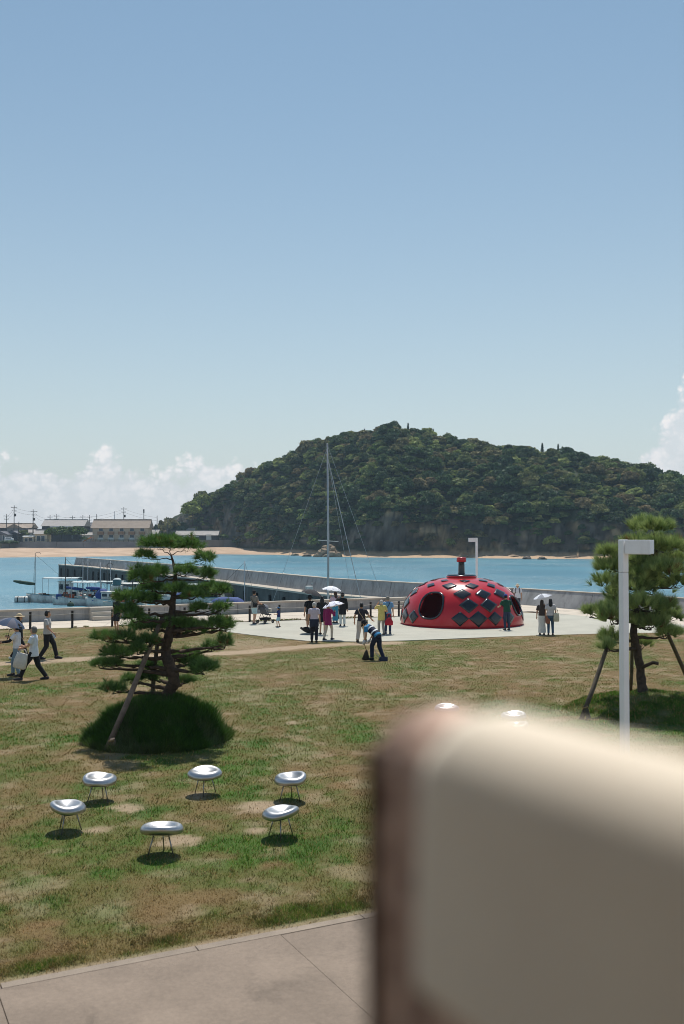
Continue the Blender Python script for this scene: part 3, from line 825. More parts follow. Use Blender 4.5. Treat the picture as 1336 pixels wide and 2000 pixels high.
def build_forest():
    src = bpy.data.collections.new('forest_sources')       # not linked to the scene: only read by the node group
    for k in range(5):
        src.objects.link(bpy.data.objects.new('a_crown_%d' % k, crown_mesh('crown', 100 + k, leaf=0.20, n_clump=60, per=46)))
    r = np.random.default_rng(23)
    P = []; SCL = []; IDX = []
    n = 0
    xs = -70 + r.random(9000) * 235; us = r.random(9000)
    cell = {}
    for x, u in zip(xs, us):
        ys = float(ys_shore(x)); yr = float(yr_ridge(x)); y = ys + 3 + (yr + 14 - ys) * u
        j = np.searchsorted(HX[0], x); i = np.searchsorted(HY[:, min(j, HX.shape[1] - 1)], y)
        if i >= HX.shape[0] or j >= HX.shape[1]: continue
        z = HZ[i, j]
        if z < 1.2: continue
        if HST[i, j] > 0.5 and z < 9.5 and x > -12 and r.random() < 0.5: continue
        if x < -47 and y < 452: continue
        big = r.random()
        s = 1.5 + 3.2 * big ** 2.2
        if HST[i, j] > 0.4: s *= 0.65
        if z > 26: s *= 0.85
        ok = True; key = (int(x // 3), int((y + z) // 3))
        for a in (-1, 0, 1):
            for b in (-1, 0, 1):
                for (qx, qy, qz, qs) in cell.get((key[0] + a, key[1] + b), ()):
                    if (qx - x) ** 2 + (qy - y) ** 2 + (qz - z) ** 2 < (0.46 * (s + qs)) ** 2: ok = False
        if not ok: continue
        cell.setdefault(key, []).append((x, y, z, s))
        P.append((x, y, z - 0.25 * s)); SCL.append(s); IDX.append(r.integers(0, 5))
    P = np.array(P)
    me = bpy.data.meshes.new('forest'); me.vertices.add(len(P)); me.vertices.foreach_set('co', P.astype(np.float32).ravel())
    at = me.attributes.new('tscale', 'FLOAT', 'POINT'); at.data.foreach_set('value', np.array(SCL, np.float32))
    at = me.attributes.new('tidx', 'INT', 'POINT'); at.data.foreach_set('value', np.array(IDX, np.int32))
    o = bpy.data.objects.new('forest', me); COL.objects.link(o)
    tag(o, 'dense mixed woodland covering the headland across the bay', 'woodland', kind='stuff')
    ng = bpy.data.node_groups.new('forest_nodes', 'GeometryNodeTree')
    ng.interface.new_socket('Geometry', in_out='INPUT', socket_type='NodeSocketGeometry')
    ng.interface.new_socket('Geometry', in_out='OUTPUT', socket_type='NodeSocketGeometry')
    N = ng.nodes; Lk = ng.links
    gi = N.new('NodeGroupInput'); go = N.new('NodeGroupOutput')
    ci = N.new('GeometryNodeCollectionInfo'); ci.inputs[0].default_value = src; ci.inputs[1].default_value = True; ci.inputs[2].default_value = True
    mp = N.new('GeometryNodeMeshToPoints')
    ip = N.new('GeometryNodeInstanceOnPoints'); ip.inputs['Pick Instance'].default_value = True
    a1 = N.new('GeometryNodeInputNamedAttribute'); a1.data_type = 'FLOAT'; a1.inputs[0].default_value = 'tscale'
    a2 = N.new('GeometryNodeInputNamedAttribute'); a2.data_type = 'INT'; a2.inputs[0].default_value = 'tidx'
    rv = N.new('FunctionNodeRandomValue'); rv.data_type = 'FLOAT_VECTOR'
    rv.inputs[0].default_value = (-.12, -.12, 0); rv.inputs[1].default_value = (.12, .12, 6.28)
    rs = N.new('FunctionNodeRandomValue'); rs.data_type = 'FLOAT_VECTOR'; rs.inputs[8].default_value = 5
    rs.inputs[0].default_value = (.85, .85, .75); rs.inputs[1].default_value = (1.2, 1.2, 1.25)
    vm = N.new('ShaderNodeVectorMath'); vm.operation = 'SCALE'
    Lk.new(gi.outputs[0], mp.inputs[0]); Lk.new(mp.outputs[0], ip.inputs['Points']); Lk.new(ci.outputs[0], ip.inputs['Instance'])
    Lk.new(rv.outputs[0], ip.inputs['Rotation'])
    Lk.new(rs.outputs[0], vm.inputs[0]); Lk.new(a1.outputs[0], vm.inputs['Scale']); Lk.new(vm.outputs[0], ip.inputs['Scale'])
    Lk.new(a2.outputs[0], ip.inputs['Instance Index'])
    Lk.new(ip.outputs[0], go.inputs[0])
    md = o.modifiers.new('forest', 'NODES'); md.node_group = ng
    print('forest trees', len(P))
build_forest()

def far_tree(px, py_base, depth, h, label, name='tree', kind='broad', m='village_leaf', seed=1, group=None, wide=0.55, zb=None, cat='tree'):
    b = W(px, py_base, depth)
    if zb is not None: b.z = zb
    t = thing(name, label, cat, b, random.random() * 6, group)
    tr = 0.32 if kind == 'broad' else 0.12
    mat('far_bark', S(70, 60, 50), 0.9, 0.2, 2)
    MB().tube([(0, 0, -.8), (0.05 * h, 0, h * tr), (0, 0.02 * h, h * .75)], [h * .035, h * .025, h * .008], 6).build('trunk', 'far_bark', t)
    o = link('crown', crown_mesh('crown', seed, kind, m, leaf=0.22 if kind == 'broad' else 0.16, n_clump=48, per=40), None, t)
    if kind == 'broad': o.scale = (h * wide, h * wide, h * .62); o.location.z = h * .2
    else: o.scale = (h * .38, h * .38, h * .36); o.location.z = h * .08
    return t
def hz_at(px, D):
    x = (px - 668) * D / FPX; return float(hill_z(x, D))
def skyline():
    # single trees that stand out on the hill
    k = 0
    for (px, py, hh, lab) in [(752, 829, 5.0, 'leftmost dark spiky conifer of the cluster on the hilltop'), (775, 826, 5.2, 'second dark spiky conifer on the hilltop crest'),
                              (797, 827, 5.4, 'dark spiky conifer at the right end of the hilltop cluster'), (846, 838, 4.2, 'small lone dark conifer on the skyline right of the hilltop'),
                              (873, 845, 4.6, 'thin dark conifer on the skyline further right of the hilltop'), (1059, 866, 6.0, 'tall dark narrow conifer on the right skyline of the hill'),
                              (1090, 868, 5.0, 'dark conifer beside the rounded tree on the right skyline'), (712, 838, 4.0, 'small dark conifer on the skyline left of the hilltop')]:
        D = float(yr_ridge((px - 668) * .21)) + 1
        top = W(px, py, D)
        far_tree(px, py, D, hh * .8, lab, 'conifer_tree', 'spire', 'pine_dark', 300 + k, 'conifers on the hill skyline', zb=top.z - hh * .8); k += 1
    far_tree(375, 1022, 446, 9.5, 'bright yellow green bamboo clump at the left foot of the hill', 'bamboo_clump', m='bamboo_leaf', seed=401, zb=W(375, 1024, 446).z, cat='bamboo')
    far_tree(395, 1000, 452, 9.0, 'upper bright yellow green bamboo clump on the left slope', 'bamboo_clump', m='bamboo_leaf', seed=402, zb=W(400, 1006, 452).z, cat='bamboo')
    far_tree(352, 1040, 442, 8, 'dark green rounded tree behind the long low house', seed=403, m='forest_leaf', zb=3)
    far_tree(330, 1042, 440, 10, 'tall dark green tree at the left end of the hill', seed=404, m='forest_leaf', zb=2.6)
    far_tree(1312, 960, 372, 9, 'big dark leaning tree at the right end of the hill skyline', seed=405, m='forest_leaf', zb=W(1312, 985, 372).z)
skyline()

# rocks on the far shore ---------------------------------------------
def rock_mesh(seed, sq=1.0):
    bm = bmesh.new(); bmesh.ops.create_icosphere(bm, subdivisions=2, radius=1.0)
    off = Vector((seed * 7.1, seed * 3.3, 0))
    for v in bm.verts:
        n = mnoise.noise(v.co * 1.3 + off) * 0.5 + mnoise.noise(v.co * 3 + off) * 0.2
        c = v.co * (1 + n); v.co = Vector((c.x, c.y, c.z * sq))
    me = bpy.data.meshes.new('rock'); bm.to_mesh(me); bm.free(); return me
def build_rocks():
    mat('shore_rock', S(150, 130, 108), 0.95, 0.3, 0.5, 0.6, 2.5, world_space=True)
    mat('shore_rock_dark', S(84, 76, 68), 0.95, 0.3, 0.5, 0.6, 2.5, world_space=True)
    ms = [rock_mesh(k, 0.65) for k in range(6)]
    oc = thing('rocky_outcrop', 'pale brown broken rocky outcrop at the water line behind the tall mast', 'rocks', G(640, 1088, SEA))
    r = random.Random(5)
    for k in range(26):
        u = r.random(); s = 0.7 + 0.9 * r.random()
        h = max(0, (1 - abs(u - .5) * 2)) * 6.2 * r.random()
        o = link('boulder', ms[k % 6].copy(), 'shore_rock', oc, ((u - .5) * 7.5, 1.5 + h * .75 + r.random() * 1.5, h * .8 + .1))
        o.scale = (s, s, s * (0.9 + .4 * r.random())); o.rotation_euler = (r.random() * .6, r.random() * .6, r.random() * 6)
    labs = [(727, 1086, 1.0, 'small dark shore rock just right of the tall mast stay'), (765, 1085.5, 1.1, 'low dark shore rock on the sand left of the red dome'), (840, 1087, 2.0, 'flat dark shore rock on the sand behind the red dome'),
            (880, 1086, 1.8, 'rounded brown shore rock on the sand near the far lamp post'), (905, 1088, 1.6, 'pale brown shore rock right behind the far lamp post'), (960, 1088.5, 1.7, 'brown shore rock on sand right of the far lamp post'),
            (988, 1083, 2.1, 'large pale brown shore rock leaning on the cliff foot'), (1003, 1089, 1.7, 'dark boulder at the water line under the pale cliff rock'), (1030, 1091, 1.3, 'small dark boulder at the water line under the grey cliff'),
            (1060, 1091.5, 1.2, 'flat boulder at the water line left of the sandy patch'), (1120, 1090, 1.7, 'reddish brown rock slope on the sandy patch right'), (575, 1084, 1.5, 'brown shore rock at the cliff foot left of the tall mast'), (598, 1086, 1.2, 'dark shore rock nearest left of the rocky outcrop'),
            (405, 1083, 1.6, 'dark flat rock on the beach below the grey wall')]
    for k, (px, py, s, lab) in enumerate(labs):
        p = G(px, py, SEA + .2)
        o = link('shore_rock', ms[k % 6].copy(), 'shore_rock' if ('pale' in lab or 'brown' in lab) else 'shore_rock_dark', None, (p.x, p.y + 1.2, SEA + .25))
        o.scale = (s * 1.5, s, s * .7); o.rotation_euler = (0, 0, k * 1.3)
        tag(o, lab, 'rock', 'rocks along the far shore')
build_rocks()
# ------------------------------------------------------------------ pines
def needles(centers, axes, n, L, w, spread, r, col_a, col_b):
    M = len(centers)
    c = np.repeat(centers, n, 0); a = np.repeat(axes, n, 0)
    d = a + r.normal(size=(M * n, 3)) * spread; d /= np.linalg.norm(d, axis=1)[:, None]
    ll = L * (0.65 + 0.5 * r.random((M * n, 1)))
    u = np.cross(d, r.normal(size=(M * n, 3))); u /= np.linalg.norm(u, axis=1)[:, None]
    V = np.stack([c - u * w, c + u * w, c + d * ll], 1).reshape(-1, 3)
    t = np.repeat(r.random(M), n)[:, None] * .7 + .3 * r.random((M * n, 1))
    cn = np.array(col_a) * (1 - t) + np.array(col_b) * t
    cn = np.where(np.repeat(r.random(M), n)[:, None] < .02, np.array(S(132, 104, 62)), cn)
    C = np.repeat(cn, 3, 0)
    return V, C
attr_mat('pine_needles', var=0.12, scale=9, translucent=0.25, rough=0.55, spec=0.4)
mat('pine_bark', S(78, 64, 54), 0.95, 0.35, 9, 0.9, 30)
mat('weathered_pole', S(120, 104, 92), 0.9, 0.25, 6, 0.4, 40)
mat('dark_pole', S(88, 78, 66), 0.9, 0.25, 6, 0.4, 40)
def bez(a, b, c, n=7):
    return [a * (1 - t) ** 2 + b * 2 * t * (1 - t) + c * t * t for t in [i / (n - 1) for i in range(n)]]
def make_pine(label, D, base_px, trunk, pads, conv, seed, col_a, col_b, L, w, tuft_n, needle_n, up, depth_r, flat, spread, puff=1.0):
    r = np.random.default_rng(seed)
    def wp(zx, zy, d): return W(*conv(zx, zy), d)
    base = wp(*trunk[0][:2], D); base.z = float(ground_z(base.x, base.y)) - 0.05
    t = thing('pine_tree', label, 'tree', base)
    tp = []; tr = []
    for i, (zx, zy, rr) in enumerate(trunk):
        p = wp(zx, zy, D + 0.12 * math.sin(i * 1.9)) - base
        if i == 0: p.z = -0.05
        tp.append(p); tr.append(rr)
    # smooth the trunk line
    P = []; Q = []
    for i in range(len(tp) - 1):
        p0 = tp[max(i - 1, 0)]; p1 = tp[i]; p2 = tp[i + 1]; p3 = tp[min(i + 2, len(tp) - 1)]
        for k in range(5):
            u = k / 5
            P.append(0.5 * ((2 * p1) + (p2 - p0) * u + (2 * p0 - 5 * p1 + 4 * p2 - p3) * u * u + (3 * p1 - p0 - 3 * p2 + p3) * u ** 3)); Q.append(tr[i] * (1 - u) + tr[i + 1] * u)
    P.append(tp[-1]); Q.append(tr[-1])
    MB().tube([p + Vector(((random.random() - .5) * q * .3, (random.random() - .5) * q * .3, 0)) for p, q in zip(P, Q)], [q * (0.92 + .16 * random.random()) for q in Q], 11).build('trunk', 'pine_bark', t, True)
    pxm = D / FPX
    for (zx, zy, hx, hy) in pads:
        sc = conv(1, 0)[0] - conv(0, 0)[0]
        zx += r.normal() * 9; zy += r.normal() * 7; kk = 0.78 + .42 * r.random()
        rx, rz = hx * sc * pxm * kk, hy * sc * pxm * puff * (0.8 + .5 * r.random())
        dd = (r.random() * 2 - 1) * depth_r
        c = wp(zx, zy, D + dd) - base
        # keep the outline seen from the photo: scale about the depth change is already in W
        ry = rx * (0.8 + 0.3 * r.random())
        M = int(tuft_n * max(0.45, (rx * ry) / 0.09))
        q = r.normal(size=(M, 3)); q /= np.linalg.norm(q, axis=1)[:, None]
        q[:, 2] = np.where(q[:, 2] < -0.25, -q[:, 2] * .6, q[:, 2])
        rad = (0.30 + 0.74 * r.random((M, 1)) ** 0.7) * np.where(r.random((M, 1)) < .14, 1.32, 1.0)
        pos = q * rad * np.array([rx, ry, rz]) * (0.85 + 0.3 * vnoise(q[:, 0] * 3 + zx, q[:, 1] * 3 + zy, seed)[:, None])
        ax = q * np.array([1, 1, flat]) + np.array([0, 0, up]); ax /= np.linalg.norm(ax, axis=1)[:, None]
        V, C = needles(pos, ax, needle_n, L, w, spread, r, col_a, col_b)
        pad = link('needle_pad', np_mesh('needle_pad', V, np.arange(len(V)).reshape(-1, 3), C), 'pine_needles', t, c)
        # limb from the trunk to the pad, with twigs under it
        best = min(range(len(P) - 1), key=lambda i: abs(P[i].z - (c.z - 0.25 * abs(c.x - P[i].x) * .5)) )
        s = P[best]
        mid = (s + c) / 2 + Vector((0, (random.random() - .5) * .25, 0.05 - 0.10 * random.random()))
        mid.z = min(mid.z, c.z - rz * .3)
        path = bez(s, mid, c - Vector((0, 0, rz * .45)), 9)
        for i in range(2, 8): path[i] += Vector(((random.random() - .5), (random.random() - .5), (random.random() - .5))) * 0.05
        r0 = min(Q[best] * .55, 0.055)
        mb = MB().tube(path, [r0 * (1 - .75 * i / 8) for i in range(9)], 7)
        for k in range(5):
            e = Vector(pos[r.integers(0, M)]) * .9 + c; st = path[4 + k % 5]
            mm = (st + e) / 2 + Vector(((random.random() - .5) * .08, (random.random() - .5) * .08, -.03))
            mb.tube(bez(st, mm, e, 5), [r0 * .3, r0 * .25, r0 * .2, r0 * .14, r0 * .1], 5)
        mb.build('branch', 'pine_bark', t, True)
    return t, base
padsL = [(590, 165, 125, 52), (720, 150, 125, 55), (870, 160, 115, 52), (510, 238, 72, 40), (1000, 265, 75, 58), (470, 410, 112, 65), (610, 385, 112, 60), (860, 380, 105, 46), (1040, 405, 82, 62), (560, 500, 112, 46),
         (790, 510, 115, 46), (900, 570, 95, 46), (1040, 530, 95, 56), (1135, 530, 55, 50), (400, 590, 132, 62), (540, 600, 82, 60), (370, 690, 105, 60), (1125, 670, 88, 56), (970, 655, 75, 30), (420, 745, 82, 52), (560, 820, 165, 56),
         (800, 800, 125, 62), (920, 835, 115, 52), (1105, 800, 112, 50), (1185, 830, 58, 40), (200, 910, 92, 46), (330, 905, 85, 52), (1160, 950, 72, 62), (1060, 985, 92, 46), (290, 1035, 112, 50), (155, 1130, 66, 50), (255, 1130, 92, 40),
         (520, 940, 82, 50), (440, 1015, 82, 50), (850, 1055, 100, 46), (900, 1110, 112, 46), (1010, 1165, 112, 46), (560, 1150, 115, 42), (250, 1330, 82, 46), (390, 1252, 72, 40), (560, 1235, 95, 34), (860, 1262, 80, 28)]
convL = lambda zx, zy: (160 + zx / 4.175, 1030 + zy / 4.175)
trunkL = [(690, 1425, .155), (715, 1340, .135), (752, 1250, .128), (725, 1140, .12), (688, 1020, .115), (700, 920, .10), (728, 800, .085), (735, 690, .078), (745, 540, .062), (762, 400, .042), (748, 300, .03), (725, 220, .018)]
pine_l, base_l = make_pine('cloud pruned black pine with spreading layered pads on the grassy mound', 22.05, None, trunkL, padsL, convL, 3, S(44, 82, 34), S(128, 162, 84), 0.165, 0.0046, 122, 28, 0.9, 0.8, 1.0, 0.55, 1.15)
padsR = [(1000, 150, 92, 62), (1110, 135, 75, 64), (1180, 125, 52, 55), (750, 350, 82, 62), (780, 440, 105, 62), (960, 270, 115, 72), (1100, 300, 125, 92), (1250, 285, 92, 72), (1290, 380, 72, 62), (1050, 420, 145, 82), (1200, 470, 125, 72), (740, 570, 72, 72), (780, 650, 82, 62), (820, 720, 82, 62),
         (680, 760, 82, 50), (600, 800, 62, 46), (790, 830, 82, 62), (960, 620, 125, 82), (1120, 600, 115, 72), (1000, 740, 125, 82), (1150, 760, 135, 82), (1220, 830, 92, 62), (960, 860, 115, 62), (1090, 890, 115, 62), (1210, 950, 82, 50), (760, 990, 82, 62), (740, 1060, 60, 40), (1010, 1050, 62, 52), (870, 560, 62, 82), (850, 480, 82, 62), (1310, 560, 90, 60), (1040, 520, 110, 70), (930, 440, 90, 80)]
convR = lambda zx, zy: (1000 + zx / 3.976, 1000 + zy / 3.976)
trunkR = [(1022, 1405, .135), (1000, 1260, .115), (968, 1060, .10), (945, 920, .092), (960, 750, .075), (1000, 600, .06), (1040, 450, .045), (1080, 300, .03), (1110, 180, .014)]
pine_r, base_r = make_pine('bushy young pine with pale upright tips behind the white lamp post', 25.9, None, trunkR, padsR, convR, 8, S(80, 112, 50), S(196, 208, 136), 0.27, 0.0060, 50, 44, 1.15, 0.95, 1.1, 0.33, 1.05)
MB().tube([base_r * 0 + Vector((-.06, -.05, .72)), Vector((.2, -.12, .85)), Vector((.34, -.16, .83))], [.05, .045, .05], 7).build('branch_stub', 'pine_bark', pine_r, True)

def prop(label, a, b, r, m, stake=None):
    t = thing('support_pole', label, 'pole', (b.x, b.y, 0), group='wooden props of the pines')
    o = Vector((b.x, b.y, 0))
    pts = [b - o, (a * .35 + b * .65) - o + Vector((.015, 0, 0)), (a * .7 + b * .3) - o, a - o]
    MB().tube(pts, [r, r * .96, r * .88, r * .8], 9).build('pole', m, t, True)
    if stake is not None:
        s0, s1 = stake
        MB().tube([s0 - o, s1 - o], [r * .95, r * .9], 9).build('stake', m, t)
        k = s1 - o
        MB().tube([k + Vector((-.07, -.05, -.05)), k + Vector((.05, -.06, -.03))], r * .35, 6).build('binding', 'rope_brown', t)
mat('rope_brown', S(120, 100, 70), 0.95, 0.2, 20)
bl = W(208, 1456, 20.6); bl.z = 0.02
prop('long weathered pole propping the cloud pruned pine from the front left', W(318, 1205, 22.0), bl, .062, 'weathered_pole', (Vector((bl.x + .19, bl.y + .05, -.1)), Vector((bl.x + .13, bl.y - .03, .27))))
br = W(290, 1366, 23.3); br.z = 0.0
prop('short weathered pole propping the cloud pruned pine from behind', W(308, 1250, 22.3), br, .055, 'weathered_pole')
br = W(1135, 1404, 24.2); br.z = 0.0
prop('dark pole propping the bushy pine on its left with a forked stake', W(1197, 1233, 25.6), br, .058, 'dark_pole', (W(1150, 1403, 24.1), W(1143, 1378, 24.2)))
br = W(1352, 1288, 28.5); br.z = 0.0
prop('dark pole propping the bushy pine on its right', W(1290, 1205, 26.0), br, .058, 'dark_pole')
br = W(1231, 1340, 28.3); br.z = 0.0
prop('dark pole propping the bushy pine from behind the lamp post', W(1236, 1230, 26.1), br, .05, 'dark_pole')

# shrubs seen at the foot of the cloud pruned pine (low branches by the path)
# ------------------------------------------------------------------ metal seats
def build_seats():
    m = bpy.data.materials.new('brushed_metal'); m.use_nodes = True; MATS['brushed_metal'] = m
    g = NT(m.node_tree); p = g.n['Principled BSDF']; p.inputs['Metallic'].default_value = 1.0
    v = g.node('ShaderNodeTexCoord').outputs['Object']
    mp = g.node('ShaderNodeMapping'); g.put(mp.inputs[0], v); mp.inputs['Scale'].default_value = (1, 1, 14)
    n = g.noise(mp.outputs[0], 6, 5, 0.6)
    g.put(p.inputs['Base Color'], g.mix(n, S(158, 158, 160), S(196, 196, 197)))
    g.put(p.inputs['Roughness'], g.m('ADD', 0.30, g.m('MULTIPLY', n, 0.16)))
    mat('metal_leg', S(150, 148, 146), 0.35, 0.08, 8, metal=0.9)
    # a cushion-like inflated bean, dished on top, higher at the back
    nu, nv = 40, 22; V = []; F = []
    def surf(a, s):
        # s: 0 centre of the underside .. 1 centre of the dish
        rx, ry = 0.295, 0.262
        ang = s * PI
        ring = math.sin(ang) ** 0.62
        z = -math.cos(ang) * 0.075
        rr = ring
        x = math.cos(a) * rx * rr; y = math.sin(a) * ry * rr
        back = max(0.0, -math.sin(a))
        side = abs(math.cos(a))
        if s > 0.5:
            dish = (1 - rr) ** 1.0
            z = 0.075 * math.sin(max(0.0, rr) * PI / 2) ** 0.8 * 0.95 - 0.035 * (1 - min(1, rr * 1.35))
            z = 0.062 * rr ** 1.6 * (2.2 - 1.2 * rr) - 0.022
            if rr > 0.82: z = -math.cos(ang) * 0.075 * ((rr - .82) / .18 * -0.0 + 1) if False else z
        z += 0.055 * back * rr ** 2 + 0.018 * side * rr ** 3
        if y > 0: z -= 0.03 * (y / ry) ** 2
        return (x, y, z)
    # profile built as one closed curve: underside -> rim -> dish
    prof = []
    for k in range(nv):
        t = k / (nv - 1)
        if t < 0.62:                       # underside and round rim
            u = t / 0.62; a = -PI / 2 + u * PI * 1.02
            rr = 0.72 + 0.28 * math.cos(a) if a > -PI / 2 + 0.0 else 0
            zz = 0.074 * math.sin(a)
            if u < 0.25: rr = (u / 0.25) * (0.72 + 0.28 * math.cos(-PI / 2 + .25 * PI * 1.02)); zz = -0.074 + (0.074 * math.sin(-PI / 2 + .25 * PI * 1.02) + .078) * (u / .25) ** 2
        else:
            u = (t - 0.62) / 0.38; r1 = 0.72 + 0.28 * math.cos(PI / 2 + .02 * PI)
            rr = r1 * (1 - u); zz = 0.074 - 0.052 * (1 - (1 - u) ** 2)
        prof.append((max(rr, 0.0), zz))
    for (rr, zz) in prof:
        for k in range(nu):
            a = 2 * PI * k / nu
            x = math.cos(a) * 0.30 * rr; y = math.sin(a) * 0.262 * rr
            back = max(0, -math.sin(a)); front = max(0, math.sin(a))
            z = zz + 0.075 * back ** 1.5 * rr ** 1.5 - 0.035 * front ** 2 * rr ** 2
            V.append((x, y, z))
    for i in range(nv - 1):
        for k in range(nu): F.append((i * nu + k, i * nu + (k + 1) % nu, (i + 1) * nu + (k + 1) % nu, (i + 1) * nu + k))
    seat_me = MB().add(V, F).mesh('seat', True)
    bm = bmesh.new(); bm.from_mesh(seat_me); bmesh.ops.remove_doubles(bm, verts=bm.verts, dist=1e-4); bmesh.ops.recalc_face_normals(bm, faces=bm.faces); bm.to_mesh(seat_me); bm.free()
    seat_me.polygons.foreach_set('use_smooth', [True] * len(seat_me.polygons))
    leg_mes = []
    for a in (R(90), R(212), R(328)):
        leg_mes.append(MB().tube([(math.cos(a) * .12, math.sin(a) * .11, .295), (math.cos(a) * .215, math.sin(a) * .2, 0.0)], [.0105, .009], 8).mesh('leg', True))
    cx = sum(G(*p).x for p in chair_ring) / 6; cy = sum(G(*p).y for p in chair_ring) / 6
    labs = ['shiny metal bean seat at the back left of the near ring', 'shiny metal bean seat of the near ring closest to the pine mound', 'shiny metal bean seat at the back right of the near ring', 'shiny metal bean seat at the front right of the near ring', 'shiny metal bean seat at the front of the near ring seen from behind', 'shiny metal bean seat at the far left of the near ring']
    def seat(p, rz, lab, grp):
        t = thing('metal_seat', lab, 'seat', (p.x, p.y, float(ground_z(p.x, p.y)) - .01), rz, grp)
        s = link('seat', seat_me, 'brushed_metal', t, (0, 0, .35)); s.rotation_euler = (R(4), 0, 0)
        for lm in leg_mes: link('leg', lm, 'metal_leg', t)
    for (px, py), lab in zip(chair_ring, labs):
        p = G(px, py); seat(p, math.atan2(cy - p.y, cx - p.x) - PI / 2 + R(random.uniform(-8, 8)), lab, 'metal seats in the near ring')
    far = [(873, 1412, 'metal bean seat just above the top edge of the white headrest'), (1003, 1428, 'metal bean seat of the far ring nearest the forked stake'), (1008, 1450, 'metal bean seat of the far ring mostly hidden by the headrest')]
    fx = sum(G(p[0], p[1]).x for p in far) / 3 - .6; fy = G(900, 1450).y
    for (px, py, lab) in far:
        p = G(px, py); seat(p, math.atan2(fy - p.y, fx - p.x) - PI / 2, lab, 'metal seats in the far ring')
build_seats()

# ------------------------------------------------------------------ lamp posts
mat('white_paint', S(244, 244, 244), 0.35, 0.03, 3, spec=0.5, fine=.06, streak=.14)
mat('lamp_glass', S(200, 204, 210), 0.15, 0.03, 3)
def lamp(label, base, rz_post, rz_head):
    t = thing('lamp_post', label, 'lamp post', base, 0, 'white lamp posts')
    MB().box((0, 0, 1.93), (.115, .115, 3.86), rz_post, .012).build('post', 'white_paint', t)
    MB().box((0, 0, 4.125), (.117, .117, .524), rz_post, .012).build('post_cap', 'white_paint', t)
    MB().box((0, 0, .02), (.26, .26, .04), rz_post, .008).build('base_plate', 'white_paint', t)
    dd = Matrix.Rotation(rz_post, 3, 'Z') @ Vector((0, -1, 0))
    MB().box(dd * .0575 + Vector((0, 0, .55)), (.07, .006, .22), rz_post).build('access_hatch', 'lamp_glass', t)
    d = Vector((math.cos(rz_head), math.sin(rz_head), 0))
    h = MB().box(d * .265 + Vector((0, 0, 4.272)), (.40, .20, .222), rz_head, .006).build('lamp_head', 'white_paint', t)
    MB().box(d * .265 + Vector((0, 0, 4.157)), (.32, .15, .008), rz_head).build('lens', 'lamp_glass', h)
p = W(1220, 1440, 16.0)
lamp('tall white square lamp post in front of the bushy pine', (p.x, p.y, -0.02), R(28), R(-36))
p = W(931, 1120, 57.5)
lamp('thin white lamp post standing behind the red dome', (p.x, p.y, 0), R(5), R(178))

